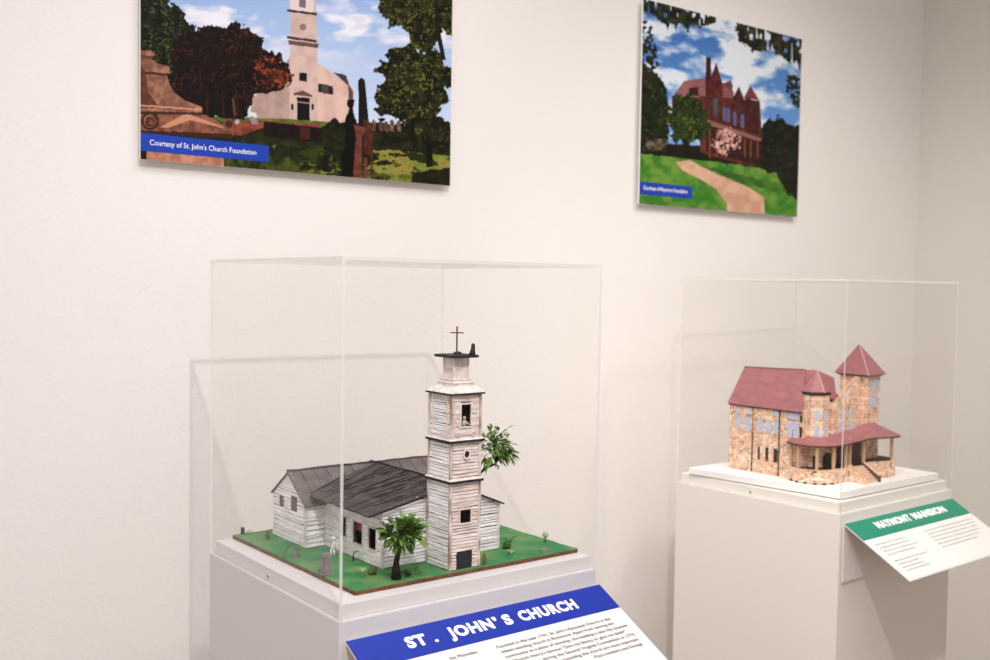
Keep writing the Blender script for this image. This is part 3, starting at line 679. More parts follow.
# --- nave
NXL, NXR, NYF, NYB = 0.767, 0.9725, 1.238, 1.404
AP = (0.889, 1.2065); EL, ER = (0.7405, 1.1775), (0.9790, 1.1690)
def zroof(x): return AP[1]+(EL[1]-AP[1])*(AP[0]-x)/(AP[0]-EL[0]) if x < AP[0] else AP[1]+(ER[1]-AP[1])*(x-AP[0])/(ER[0]-AP[0])
ztL, ztR = zroof(NXL)-.001, zroof(NXR)-.001
b = MB(); bb = MB()
hl = [(1.2534-NYF, 1.2742-NYF, 1.1215, 1.1515), (1.2915-NYF, 1.3180-NYF, 1.1215, 1.1530), (1.3375-NYF, 1.3560-NYF, 1.1240, 1.1540)]
# left side wall faces -x : s runs along +y
wall_core(b, (NXL, NYF), (0, 1), (-1, 0), [(0, ZG), (NYB-NYF, ZG), (NYB-NYF, ztL), (0, ztL)], hl)
clap_wall(bb, (NXL, NYF), (0, 1), (-1, 0), lambda z: (0, NYB-NYF), ZG, ztL, hl, seed=1)
gp = [(0, ZG), (NXR-NXL, ZG), (NXR-NXL, ztR), (AP[0]-NXL, AP[1]-.002), (0, ztL)]
def wf(z):
    if z <= ztR: a1 = NXR-NXL
    else: a1 = (AP[0]-NXL)+(NXR-AP[0])*(1-(z-ztR)/(AP[1]-ztR))
    a0 = 0 if z <= ztL else (AP[0]-NXL)*(z-ztL)/(AP[1]-ztL)
    return a0, a1
wall_core(b, (NXL, NYF), (1, 0), (0, -1), gp, [])
clap_wall(bb, (NXL, NYF), (1, 0), (0, -1), wf, ZG, AP[1]-.002, [], seed=2)
wall_core(b, (NXR, NYF), (0, 1), (1, 0), [(0, ZG), (NYB-NYF, ZG), (NYB-NYF, ztR), (0, ztR)], [])
clap_wall(bb, (NXR, NYF), (0, 1), (1, 0), lambda z: (0, NYB-NYF), ZG, ztR, [], seed=3)
nave = b.build('nave', M_CARD, church); bb.build('clapboards', M_CLAP, nave)
b = MB(); b.box(NXL-.0018, NXL+.002, NYF-.0018, NYF+.002, ZG, ztL); b.box(NXR-.002, NXR+.0018, NYF-.0018, NYF+.002, ZG, ztR); b.build('corner_board', M_TRIMW, nave)
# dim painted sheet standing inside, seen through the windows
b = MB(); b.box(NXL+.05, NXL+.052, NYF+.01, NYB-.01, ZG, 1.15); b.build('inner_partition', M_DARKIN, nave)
for s0, s1_, z0, z1 in hl:
    b = MB(); x0 = NXL-.0022
    y0, y1 = NYF+s0, NYF+s1_
    for q in ((y0-.0022, y0, z0-.0015, z1+.002), (y1, y1+.0022, z0-.0015, z1+.002), (y0, y1, z0-.0022, z0), (y0, y1, z1, z1+.0022)):
        b.box(x0, NXL, *q)
    b.build('window_frame', M_TRIMW, nave)
b = MB(); b.box(NXL+.005, NXL+.0075, 1.298, 1.320, 1.138, 1.156); b.build('red_curtain', mat('red_brown_curtain', (150, 72, 58), 0.8), nave, )
# --- wing
WXL, WXR, WYF, WYB = 0.7330, 0.9950, 1.4040, 1.5130; WR = (1.4580, 1.2070); WE = 1.1640
b = MB(); bb = MB()
hg = [(1.4300-WYF, 1.4505-WYF, 1.1460, 1.1695), (1.4745-WYF, 1.4900-WYF, 1.1460, 1.1680)]
L_ = WYB-WYF; ym = WR[0]-WYF
wall_core(b, (WXL, WYF), (0, 1), (-1, 0), [(0, ZG), (L_, ZG), (L_, WE), (ym, WR[1]-.002), (0, WE)], hg)
clap_wall(bb, (WXL, WYF), (0, 1), (-1, 0), lambda z: (0, L_) if z < WE else (ym*(z-WE)/(WR[1]-WE), L_-(L_-ym)*(z-WE)/(WR[1]-WE)), ZG, WR[1]-.002, hg, rowh=.0058, seed=4)
wall_core(b, (WXL, WYF), (1, 0), (0, -1), [(0, ZG), (WXR-WXL, ZG), (WXR-WXL, WE), (0, WE)], [])
clap_wall(bb, (WXL, WYF), (1, 0), (0, -1), lambda z: (0, WXR-WXL), ZG, WE, [], rowh=.0058, prot=.0022, seed=5)
wall_core(b, (WXR, WYF), (0, 1), (1, 0), [(0, ZG), (L_, ZG), (L_, WE), (ym, WR[1]-.002), (0, WE)], [])
wall_core(b, (WXL, WYB), (1, 0), (0, 1), [(0, ZG), (WXR-WXL, ZG), (WXR-WXL, WE), (0, WE)], [])
clap_wall(bb, (WXR, WYF), (0, 1), (1, 0), lambda z: (0, L_) if z < WE else (ym*(z-WE)/(WR[1]-WE), L_-(L_-ym)*(z-WE)/(WR[1]-WE)), ZG, WR[1]-.002, [], seed=6)
wing = b.build('wing', M_CARD, church); bb.build('clapboards', M_CLAP, wing)
b = MB(); b.box(WXL-.002, WXL+.002, WYF-.002, WYF+.002, ZG, WE); b.build('corner_board', M_TRIMW, wing)
for s0, s1_, z0, z1 in hg:
    b = MB(); b.box(WXL+.001, WXL+.0022, WYF+s0, WYF+s1_, z0, z1); b.build('shutter', mat('grey_brown_shutter', (128, 104, 100), 0.8, noise=.25, nscale=200), wing)
# --- roofs
def roof_plane(mb, e0, e1, r1, r0, t=.0022, nb=14, rng_=None, jag=0.0016, gap=.004):
    """boards running from eave to ridge, each slightly uneven; e0-e1 eave, r0-r1 ridge"""
    e0, e1, r0, r1 = map(Vector, (e0, e1, r0, r1)); n = (e1-e0).cross(r0-e0).normalized()
    if n.z < 0: n = -n
    for k in range(nb):
        a, c = k/nb, (k+1)/nb-gap
        o = n*rng_.uniform(0, .0007)
        ja = rng_.uniform(-jag, jag)*.6; jr = rng_.uniform(-jag*.3, jag)
        P = [e0.lerp(e1, a), e0.lerp(e1, c), r0.lerp(r1, c), r0.lerp(r1, a)]
        dn = (P[0]-P[3]).normalized()
        P[0] = P[0]+dn*ja; P[1] = P[1]+dn*ja; P[2] = P[2]-dn*jr; P[3] = P[3]-dn*jr
        P = [p+o for p in P]
        mb.slab(P, t, 0)
rr = random.Random(5)
b = MB()
OV = 1.2325
roof_plane(b, (WXL-.004, WYF-.006, WE-.001), (WXR+.004, WYF-.006, WE-.001), (WXR+.004, WR[0], WR[1]), (WXL-.004, WR[0], WR[1]), nb=12, rng_=rr)
roof_plane(b, (WXR+.004, WYB+.004, WE+.001), (WXL-.004, WYB+.004, WE+.001), (WXL-.004, WR[0], WR[1]), (WXR+.004, WR[0], WR[1]), nb=12, rng_=rr)
wr = b.build('wing_roof', M_SLATEL, church)
b = MB(); rt = random.Random(6)
path = [(WXL-.004+(WXR-WXL+.008)*k/14, WR[0]+rt.uniform(-.0008, .0008), WR[1]+.0008+rt.uniform(-.0010, .0016)) for k in range(15)]
b.tube(path, 0.0018, 6); b.build('ridge_seam', M_SLATE, wr)
b = MB()
yb = 1.4560
roof_plane(b, (EL[0], yb-.052, EL[1]), (EL[0], OV, EL[1]), (AP[0], OV, AP[1]), (AP[0], yb+.02, AP[1]), nb=9, rng_=rr, gap=.013)
roof_plane(b, (ER[0], OV, ER[1]), (ER[0], yb-.02, ER[1]), (AP[0], yb+.02, AP[1]), (AP[0], OV, AP[1]), nb=9, rng_=rr, gap=.013)
nr = b.build('nave_roof', M_SLATE, church)
b = MB(); b.tube([(AP[0]+rt.uniform(-.0006, .0006), OV+(yb+.02-OV)*k/12, AP[1]+.0012+rt.uniform(-.0003, .0006)) for k in range(13)], 0.0012, 6)
b.build('ridge_seam', M_SEAM, nr)
b = MB(); b.tube([(EL[0], OV-.0005, EL[1]-.001), (AP[0], OV-.0005, AP[1]-.001), (ER[0], OV-.0005, ER[1]-.001)], 0.0011, 5); b.build('gable_edge', M_SEAM, nr)
b = MB(); e0 = Vector((EL[0]+.002, yb-.050, EL[1]+.003)); r0 = Vector((AP[0], yb+.018, AP[1]+.0015)); b.tube([e0, e0.lerp(r0, .5)+Vector((0, 0, .0005)), r0], 0.0010, 5); b.build('valley_seam', M_SEAM, nr)
# nail holes and short dark score marks on the near slope
b = MB()
for k in range(34):
    f = rt.uniform(.05, .95); g = rt.uniform(.1, .9); L2 = rt.choice((.002, .004, .03, .05, .08))
    y = OV+.004+(yb-.03-OV)*f
    x0 = EL[0]+(AP[0]-EL[0])*g; x1 = min(AP[0]-.002, x0+L2)
    z = lambda x: AP[1]+(EL[1]-AP[1])*(AP[0]-x)/(AP[0]-EL[0])+.0012
    b.tube([(x0, y, z(x0)), (x1, y+rt.uniform(-.001, .001), z(x1))], 0.0006, 5)
b.build('score_marks', M_SEAM, nr)
# --- tower
def tw(z):   # half sizes shrink a little with height
    f = (z-ZG)/0.25; return 0.0252-.0006*f, 0.0272-.0008*f
TC = (0.8636, 1.2030); C1, C2, C3 = 1.2252, 1.2819, 1.3482
b = MB(); bb = MB(); bp = MB()
levels = [(ZG, C1, [(.0160, .0350, 1.1640, 1.1835), (.0110, .0385, ZG-.001, 1.1240)]),
          (C1, C2, []), (C2, C3, [(.0160, .0325, 1.3010, 1.3320)])]
for li, (z0, z1, hs) in enumerate(levels):
    hx, hy = tw((z0+z1)/2)
    x0, x1, y0, y1 = TC[0]-hx, TC[0]+hx, TC[1]-hy, TC[1]+hy
    W_, D_ = x1-x0, y1-y0
    for org, sd, nm, Ls, hh, sdd in (((x0, y0), (1, 0), (0, -1), W_, hs, 1), ((x0, y0), (0, 1), (-1, 0), D_, [], 2), ((x1, y0), (0, 1), (1, 0), D_, [], 3), ((x0, y1), (1, 0), (0, 1), W_, [], 4)):
        wall_core(b, org, sd, nm, [(0, z0), (Ls, z0), (Ls, z1), (0, z1)], hh, depth=.002)
        if li == 2 and sdd == 1:
            clap_wall(bp, org, sd, nm, lambda z: (0, Ls), z0, z1, hh, rowh=.009, prot=.0005, seed=40)
        elif li == 2: clap_wall(bb, org, sd, nm, lambda z: (0, Ls), z0, z1, hh, rowh=.0034, prot=.0007, seed=41+sdd)
        else: clap_wall(bp if sdd == 1 else bb, org, sd, nm, lambda z: (0, Ls), z0, z1, hh, rowh=.0046, prot=.0011, seed=10*li+sdd)
tower = b.build('tower', M_CARD, church); bb.build('clapboards', M_CLAP, tower); bp.build('front_clapboards', M_CLAPP, tower, )
hx, hy = tw(1.16)
b = MB()
for sx in (-1, 1):
    for sy in (-1, 1):
        for (z0, z1) in ((ZG, C1), (C1, C2), (C2, C3)):
            hx, hy = tw((z0+z1)/2); x = TC[0]+sx*hx; y = TC[1]+sy*hy
            b.box(x-.0019, x+.0019, y-.0019, y+.0019, z0, z1)
b.build('corner_board', M_CORNER, tower)
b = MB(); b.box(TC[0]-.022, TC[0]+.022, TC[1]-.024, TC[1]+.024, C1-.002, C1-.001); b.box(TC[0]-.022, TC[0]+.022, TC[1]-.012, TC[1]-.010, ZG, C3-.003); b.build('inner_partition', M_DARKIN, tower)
def ledge(z, ov, tt, nm):
    hx, hy = tw(z); t_ = empty_less = MB(); r = random.Random(int(z*1000)); P = []
    c = [(-hx-ov, -hy-ov), (hx+ov, -hy-ov), (hx+ov, hy+ov), (-hx-ov, hy+ov)]
    for k in range(4):
        a, d = c[k], c[(k+1) % 4]
        for j in range(6):
            f = j/6; jt = 0 if j == 0 else r.uniform(-.0006, .0006); P.append((TC[0]+a[0]+(d[0]-a[0])*f+jt, TC[1]+a[1]+(d[1]-a[1])*f+jt))
    m1_ = MB(); m1_.prism(P, z-tt, z+.0002); o = m1_.build(nm, M_TRIMD, tower)
    m2_ = MB(); m2_.prism(P, z+.0002, z+.0022, inset=.05); m2_.build('ledge_cap', M_TRIMW, o)
ledge(C1, .0046, .0036, 'cornice'); ledge(C2, .0046, .0034, 'cornice'); 
ledge(C3, .0052, .0024, 'cornice')
hx, hy = tw(C3)
def rect(hx, hy, dx=.0010): return [(TC[0]+dx-hx, TC[1]-hy), (TC[0]+dx+hx, TC[1]-hy), (TC[0]+dx+hx, TC[1]+hy), (TC[0]+dx-hx, TC[1]+hy)]
b = MB(); b.prism(rect(hx+.004, hy+.004, 0), C3+.002, 1.3562, inset=.26); b.build('belfry_roof', M_TRIMW, tower)
b = MB(); b.prism(rect(.0184, .0196), 1.3555, 1.3610, inset=.0); b.prism(rect(.0192, .0206), 1.3610, 1.3622, inset=.0); b.prism(rect(.0156, .0162), 1.3622, 1.3655, inset=.0); b.prism(rect(.0162, .0170), 1.3655, 1.3664, inset=.0); b.build('neck_step', M_TRIMW, tower)
b = MB(); 
oct_ = [(TC[0]+.0158*math.cos(math.radians(a)), TC[1]+.0175*math.sin(math.radians(a))) for a in (-157, -113, -67, -23, 23, 67, 113, 157)]
b.prism(rect(.0124, .0122), 1.3660, 1.3975, inset=.02); b.build('neck', M_CLAPP, tower)
b = MB(); 
for x, y in rect(.0124, .0122): b.box(x-.0012, x+.0012, y-.0012, y+.0012, 1.3660, 1.3972)
b.box(TC[0]+.002, TC[0]+.0035, TC[1]-.0130, TC[1]-.0120, 1.3670, 1.3970); b.build('neck_corner_strip', M_TRIMW, tower)
b = MB(); r = random.Random(3); P = []
c4 = rect(.0220, .0232)
for k in range(4):
    a, d = c4[k], c4[(k+1) % 4]
    for j in range(5): f = j/5; P.append((a[0]+(d[0]-a[0])*f+r.uniform(-.0007, .0007), a[1]+(d[1]-a[1])*f+r.uniform(-.0007, .0007)))
b.prism(P, 1.3970, 1.4008); b.build('roof_cap', M_BLACKG, tower)
cr = MB(); cr.blob((TC[0]+.003, TC[1], 1.4022), (.0055, .0055, .0028), r); cr.build('cross_foot', M_BLACKG, tower)
cr = MB(); cx, cy = TC[0]+.0018, TC[1]
cr.tube([(cx, cy, 1.402), (cx, cy, 1.4405)], .0012, 8); cr.tube([(cx-.0078, cy+.0055, 1.4315), (cx+.0078, cy-.0055, 1.4315)], .0009, 8); cr.blob((cx, cy, 1.4315), (.0014, .0014, .0014), r, jit=.05)
cr.build('cross', M_RUST, tower)
# small hooded black bird hunched on the cap
fg = MB(); fx0, fy0 = TC[0]+.0180, TC[1]-.0165
fg.tube([(fx0-.0008, fy0, 1.4000), (fx0-.0004, fy0, 1.4050), (fx0+.0002, fy0, 1.4095), (fx0+.0004, fy0, 1.4125), (fx0+.0002, fy0, 1.4158), (fx0, fy0, 1.4170)], [.0046, .0040, .0029, .0031, .0024, .0008], 12)
fg.tube([(fx0-.001, fy0+.001, 1.4035), (fx0-.0052, fy0+.003, 1.4015)], [.0018, .0008], 6)
fg.build('black_hooded_figure', M_BLACKG, tower, smooth=True)
# tower openings
hx, hy = tw(1.17); fy = TC[1]-hy
x0 = TC[0]-hx
def frame(mb, cx0, cx1, z0, z1, y, wd=.002, pr=.0022):
    mb.box(cx0-wd, cx0, y-pr, y, z0-wd, z1+wd); mb.box(cx1, cx1+wd, y-pr, y, z0-wd, z1+wd); mb.box(cx0, cx1, y-pr, y, z0-wd, z0); mb.box(cx0, cx1, y-pr, y, z1, z1+wd)
b = MB(); frame(b, x0+.0160, x0+.0350, 1.1640, 1.1835, fy); b.build('square_window_frame', M_TRIMW, tower)
b = MB(); b.box(x0+.0110, x0+.0385, fy-.0004, fy+.0008, ZG, 1.1238); b.build('door', mat('black_blue_door', (34, 34, 42), 0.7), tower)
hx2, hy2 = tw(1.2535); ff = TC[1]-hy2-.0013
b = MB(); cxr, czr = TC[0]+.0010, 1.2615
n = 20
for k in range(n):
    a0, a1 = 2*math.pi*k/n, 2*math.pi*(k+1)/n
    q = [(cxr+rr_*math.cos(a), y, czr+rr_*1.15*math.sin(a)) for y in (ff, ff-.0016) for rr_, a in ((.0042, a0), (.0066, a0), (.0066, a1), (.0042, a1))]
    b.hexa(q)
b.build('round_window_frame', M_TRIMW, tower)
b = MB(); b.prism([(cxr+.0043*math.cos(2*math.pi*k/n), 0) for k in range(n)], 0, 0) if False else None
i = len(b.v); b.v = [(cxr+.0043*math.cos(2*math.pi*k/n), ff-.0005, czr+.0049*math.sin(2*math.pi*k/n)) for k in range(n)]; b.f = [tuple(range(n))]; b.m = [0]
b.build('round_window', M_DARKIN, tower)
hx3, hy3 = tw(1.315); f3 = TC[1]-hy3; x3 = TC[0]-hx3
b = MB(); frame(b, x3+.0160, x3+.0325, 1.3010, 1.3320, f3-.0002, .0022, .0016)
b.box(x3+.001, x3+.0100, f3-.0010, f3, C2+.003, C2+.004); b.build('belfry_window_frame', M_TRIMW, tower)
b = MB(); frame(b, x3+.0060, x3+.0420, 1.2900, 1.3430, f3-.0002, .0010, .0014); b.build('panel_moulding', M_TRIMW, tower)
b = MB()
yA, yB = f3+.008, f3+2*hy3-.008
for q in ((yA, yA+.0016, 1.290, 1.343), (yB-.0016, yB, 1.290, 1.343), (yA, yB, 1.343, 1.3448), (yA, yB, 1.2885, 1.290)): b.box(x3-.0018, x3-.0004, *q)
b.build('side_panel_moulding', M_TRIMW, tower)
b = MB()
for sx in (-.0135, .0125): b.tube([(TC[0]+sx+.003*math.cos(a), f3-.0012, 1.2895+.003*math.sin(a)) for a in [2*math.pi*k/10 for k in range(11)]], .0009, 6)
b.build('scroll', M_CLAPP, tower)
# small pale seated figure in the belfry opening
b = MB(); bx = x3+.0235
b.blob((bx, f3+.002, 1.3055), (.0040, .0030, .0050), r, 10, 7, .08); b.blob((bx-.0008, f3+.001, 1.3125), (.0026, .0024, .0028), r, 10, 7, .05)
b.tube([(bx+.002, f3+.001, 1.3075), (bx+.0055, f3-.0015, 1.3035), (bx+.0085, f3-.0018, 1.3025)], [.0013, .001, .0008], 6)
b.tube([(bx-.002, f3+.001, 1.3075), (bx-.0045, f3-.001, 1.3028)], [.0013, .0009], 6)
b.build('pale_seated_figure', mat('pale_olive_clay', (186, 180, 158), 0.7), tower, smooth=True)
# rust and moss streaks as brushed strips on the tower corner
reparent_fix(church)

# ---------------------------------------------------------------- churchyard pieces
def plant_thing(name, x, y, label, cat, group=None, z=ZG-.0004): return tag(empty(name, (x, y, z)), label, cat, group or {'model tree': 'little trees of the churchyard', 'gravestone': 'gravestones of the churchyard', 'model shrub': 'shrubs of the churchyard'}.get(cat))
def tree_thing(x, y, trunk, cc, cr_, nleaf, ln, wd, seed, label, tr0, mats, droop=0.2):
    t = plant_thing('miniature_tree', x, y, label, 'model tree'); r = random.Random(seed)
    b = MB(); P = [Vector((x, y, ZG-.0004))]+[Vector(q) for q in trunk]; k = len(P)
    b.tube(P, [tr0*(1-.55*j/(k-1))*(1.5 if j == 0 else 1) for j in range(k)], 9)
    top = P[-1]; c = Vector(cc)
    br = []
    for k in range(12):
        d = Vector((r.uniform(-1, 1), r.uniform(-1, 1), r.uniform(-.5, 1))).normalized(); e = c+Vector((d.x*cr_[0], d.y*cr_[1], d.z*cr_[2]))*.8
        m_ = top.lerp(e, .5)+Vector((0, 0, .004)); b.tube([top, m_, e], [tr0*.3, tr0*.2, tr0*.1], 5); br.append((m_, e))
    b.build('trunk', M_BARK, t, smooth=True)
    lf = MB()
    for k in range(nleaf):
        if r.random() < .75:
            m_, e = r.choice(br); q = m_.lerp(e, r.uniform(0.1, 1.1))
            q = q+Vector((r.gauss(0, .18)*cr_[0], r.gauss(0, .18)*cr_[1], r.gauss(0, .22)*cr_[2]))
        else:
            d = Vector((r.gauss(0, 1), r.gauss(0, 1), r.gauss(0, 1))).normalized(); q = c+Vector((d.x*cr_[0], d.y*cr_[1], d.z*cr_[2]))*r.uniform(.5, .95)
        dv = (q-c); dv = Vector((dv.x/cr_[0], dv.y/cr_[1], dv.z/cr_[2]))+Vector((r.uniform(-.5, .5), r.uniform(-.5, .5), r.uniform(-.4, .3)-droop))
        if dv.length < .05: dv = Vector((1, 0, 0))
        lf.leaf(q, dv, ln*r.uniform(.6, 1.3), wd*r.uniform(.7, 1.2), r, r.choice((0, 0, 1)))
    lf.build('foliage', mats, t); reparent_fix(t); return t
tree_thing(0.7568, 1.1862, [(0.7575, 1.1870, 1.122), (0.7620, 1.1862, 1.142), (0.7645, 1.1862, 1.150)], (0.7660, 1.1862, 1.1610), (.0280, .0240, .0200), 300, .0140, .0088, 21,
          'leafy little green tree in front of the church, left of the tower', .0048, [M_LEAF, M_LEAFD], -.05)
tree_thing(.9880, 1.3420, [(.9870, 1.3420, 1.14), (.9960, 1.3380, 1.185), (1.0150, 1.3260, 1.205), (1.0290, 1.3180, 1.212)], (1.0180, 1.3150, 1.2360), (.0300, .034, .0300), 260, .0135, .0058, 33,
          'taller green tree leaning out behind the tower on its right', .0036, [M_LEAF, M_LEAFD], .05)
# grave markers
t = plant_thing('gravestone', .6909, 1.2617, 'large upright grey gravestone on a square foot near the board\'s left front corner', 'gravestone', None)
b = MB(); q0 = [(.6909-.0070, 1.2617-.0050), (.6909+.0070, 1.2617-.0050), (.6909+.0070, 1.2617+.0050), (.6909-.0070, 1.2617+.0050)]
b.prism([(x+(x-.6909)*.35, y+(y-1.2617)*.8) for x, y in q0], ZG-.0004, ZG+.0022, inset=.05); b.build('foot', M_GSTONE, t)
b = MB(); b.prism([(.6909+(x-.6909)*.82, y) for x, y in q0], ZG+.0022, ZG+.0235, inset=.08); b.prism([(.6909+(x-.6909)*.95, y) for x, y in q0], ZG+.0235, ZG+.0275, inset=.12); b.build('stone', M_GSTONE, t, bevel=.0006)
reparent_fix(t)
def slabstone(x, y, w, d, h, lean, label, m=M_GSTONE, arch=True):
    b = MB(); n = 8; pts = [(-w/2, 0), (w/2, 0)]+([(w/2*math.cos(a), h*.7+h*.3*math.sin(a)) for a in [math.pi*k/n for k in range(n+1)]] if arch else [(w/2, h), (-w/2, h)])
    i = len(b.v); k = len(pts); c, s = math.cos(lean), math.sin(lean)
    for yy in (-d/2, d/2): b.v += [(x+(p[0])*1.0+p[1]*s*.5, y+yy+p[1]*s, ZG-.0004+p[1]*c) for p in pts]
    b.f += [tuple(range(i, i+k)), tuple(range(i+2*k-1, i+k-1, -1))]+[(i+a, i+k+a, i+k+(a+1) % k, i+(a+1) % k) for a in range(k)]; b.m += [0]*(k+2)
    o = b.build('gravestone', m); tag(o, label, 'gravestone', 'gravestones of the churchyard'); return o
slabstone(.6957, 1.3608, .0075, .003, .0140, .22, 'small leaning round-topped grey gravestone beside the church wing corner')
slabstone(.6926, 1.5380, .0050, .004, .0100, 0.0, 'small dark upright grave marker at the board\'s far left corner', M_BARK, False)
b = MB(); b.prism([(1.0130, 1.1800), (1.0290, 1.1800), (1.0290, 1.1905), (1.0130, 1.1905)], ZG-.0004, ZG+.0022, inset=.06); tag(b.build('grave_slab', M_GSTONE), 'flat grey grave slab lying on the turf at the right front', 'gravestone', 'gravestones of the churchyard')
# wire hoop arching over the leaning stone
b = MB(); b.tube([(.6900+.010*math.cos(a)*-1, 1.3640+.004*math.cos(a), ZG-.0004+.0175*math.sin(a)) for a in [math.pi*k/12 for k in range(13)]], [.0009]*13, 6)
tag(b.build('bent_twig', M_OLIVE, smooth=True), 'bent dark twig arching beside the leaning round-topped gravestone', 'twig', 'twigs of the churchyard')
# white animal statue
t = plant_thing('white_statue', .7477, 1.3388, 'small white clay figure standing against the nave wall behind the big gravestone', 'figurine')
b = MB(); X, Y, Z = .7477, 1.3388, ZG-.0004
b.tube([(X-.0035, Y+.004, Z+.007), (X-.0015, Y+.002, Z+.013), (X-.001, Y+.001, Z+.019), (X-.0020, Y, Z+.0235)], [.0026, .0036, .0030, .0022], 9)
b.blob((X-.0030, Y-.0010, Z+.0262), (.0032, .0034, .0030), rng, 10, 7, .05)
for dx, dy in ((-.0045, 0.003), (-.002, -.001)): b.tube([(X+dx, Y+dy, Z+.009), (X+dx-.0005, Y+dy-.0005, Z+.004), (X+dx, Y+dy, Z)], [.0017, .0012, .0015], 7)
b.tube([(X+.0012, Y-.001, Z+.019), (X+.0034, Y-.002, Z+.012), (X+.0030, Y-.002, Z+.0035)], [.0013, .0011, .0010], 7)
b.build('body', M_STATUE, t, smooth=True); reparent_fix(t)
# tufts, shrubs and twigs
def tuft(x, y, h, n, label, m, seed, spread=.5, wd=.0022, name='miniature_plant', ln=None):
    r = random.Random(seed); b = MB()
    for k in range(n):
        a = r.uniform(0, 6.28); e = Vector((math.cos(a)*spread, math.sin(a)*spread, 1)).normalized()
        b.leaf((x+r.uniform(-.001, .001), y+r.uniform(-.001, .001), ZG-.0002), e, h*r.uniform(.7, 1.15), wd, r)
    return tag(b.build(name, m), label, 'model plant', 'leafy tufts of the churchyard')
def shrub(x, y, rx, rz, label, m, seed, name='miniature_shrub', stem=0):
    r = random.Random(seed); t = plant_thing(name, x, y, label, 'model shrub'); b = MB()
    b.tube([(x, y, ZG-.0004), (x, y, ZG+stem+rz*.4)], .0009, 6); b.build('stem', M_BARK, t)
    b = MB(); b.blob((x, y, ZG+stem+rz*.8), (rx, rx, rz), r, 11, 8, .16)
    for k in range(26):
        d = Vector((r.gauss(0, 1), r.gauss(0, 1), r.gauss(0, 1))).normalized(); b.leaf((x+d.x*rx*.85, y+d.y*rx*.85, ZG+stem+rz*.8+d.z*rz*.85), d, rx*.6, rx*.3, r)
    b.build('foliage', m, t); reparent_fix(t)
shrub(.7092, 1.4816, .0040, .0068, 'tall narrow olive shrub by the back of the gabled wing', M_OLIVE, 1, stem=.002)
shrub(.7020, 1.5340, .0050, .0022, 'low pale green cushion beside the far left grave marker', M_PALE, 2)
shrub(.9830, 1.2290, .0062, .0062, 'round dark green bush at the nave\'s right front corner', M_LEAFD, 3)
shrub(1.0560, 1.2240, .0044, .0042, 'little pale topped topiary on a dark stem behind the flat slab', M_PALE, 4, stem=.008)
shrub(.8995, 1.1760, .0030, .0085, 'narrow olive shrub against the tower\'s right front corner', M_OLIVE, 5)
shrub(.7420, 1.2230, .0060, .0058, 'mossy olive shrub under the front window of the nave', M_OLIVE, 6)
tuft(.7315, 1.2336, .0150, 9, 'spiky yellow-green tuft in front of the nave windows', M_PALE, 7, .8)
tuft(.7774, 1.1870, .0180, 16, 'dark green fern at the foot of the front tree', M_LEAFD, 8, 1.1, .003)
tuft(.9642, 1.1974, .0130, 12, 'pale green tufted plant right of the tower, nearest the front edge', M_PALE, 9, .8, .0028)
tuft(.6860, 1.2690, .0120, 4, 'thin grass blades left of the big grey gravestone', M_OLIVE, 10, .6, .0014)
tuft(.7180, 1.3950, .0080, 9, 'low grass tuft at the wing\'s front corner', M_OLIVE, 12, 1.2, .002)
def curl(pts, rad, label, m):
    b = MB(); P = [Vector(p) for p in pts]; b.tube(P, [rad*(1-.5*k/(len(P)-1)) for k in range(len(P))], 6); tag(b.build('curled_twig', m, smooth=True), label, 'twig', 'twigs of the churchyard')
curl([(.7560, 1.2980, ZG-.0004), (.7540, 1.2975, ZG+.006), (.7552, 1.2965, ZG+.0115), (.7590, 1.2950, ZG+.014), (.7620, 1.2940, ZG+.0135)], .0011, 'dark curled twig below the middle nave window', M_BARK)
t_ = MB(); 
for d in (-1, 1): t_.tube([(1.0080, 1.2540, ZG-.0004), (1.0080+d*.006, 1.2540, ZG+.006), (1.0080+d*.012, 1.2520, ZG+.0095), (1.0080+d*.015, 1.2510, ZG+.0085)], [.001, .0009, .0007, .0005], 6)
tag(t_.build('forked_twig', M_LEAFD, smooth=True), 'dark green forked twig on the turf right of the nave', 'twig', 'twigs of the churchyard')

# ---------------------------------------------------------------- mansion model
ZM = 1.0992
tf = MB(); tf.prism([(1.8090, 1.1990), (2.1860, 1.2060), (2.1760, 1.5640), (1.7660, 1.5600)], 1.0850, ZM)
fb = tag(tf.build('foam_board', M_FOAM, bevel=.0006), 'thin white foam board lying under the stone mansion model', 'board')
man = tag(empty('mansion_model', (1.95, 1.38, ZM)), 'handmade tan stone mansion model with dusty red roofs, a square tower and wraparound porch', 'model house')
EV = 1.2455
def slabwall(mb, pts, z0, z1): mb.prism(pts, z0, z1)
b = MB()
# rear block in three slightly stepped bays with dark gaps between
b.box(1.8420, 2.0200, 1.4490, 1.5110, ZM, EV); b.box(1.8432, 2.0200, 1.3790, 1.4462, ZM, EV+.0005); b.box(1.8440, 2.0200, 1.3190, 1.3765, ZM, EV+.0005)
b.box(1.8480, 2.0200, 1.3300, 1.5100, ZM, EV-.001)
body = b.build('main_block', M_STONE, man)
b = MB(); b.box(1.8420, 1.8478, 1.4462, 1.4490, ZM, 1.185); b.box(1.8428, 1.8478, 1.3765, 1.3790, ZM, EV-.006); b.build('dark_joint', M_SOFFIT, body)
def pane(mb_parent, x, y0, y1, z0, z1, m=M_PANE, name='window'):
    q = MB(); q.box(x-.0011, x+.0006, y0, y1, z0, z1); o = q.build(name, m, mb_parent)
    q = MB(); q.box(x-.0018, x+.0006, y0-.0008, y1+.0008, z1, z1+.0013); q.box(x-.0018, x+.0006, y0-.0008, y1+.0008, z0-.0012, z0); q.build('sill', M_POST, o)
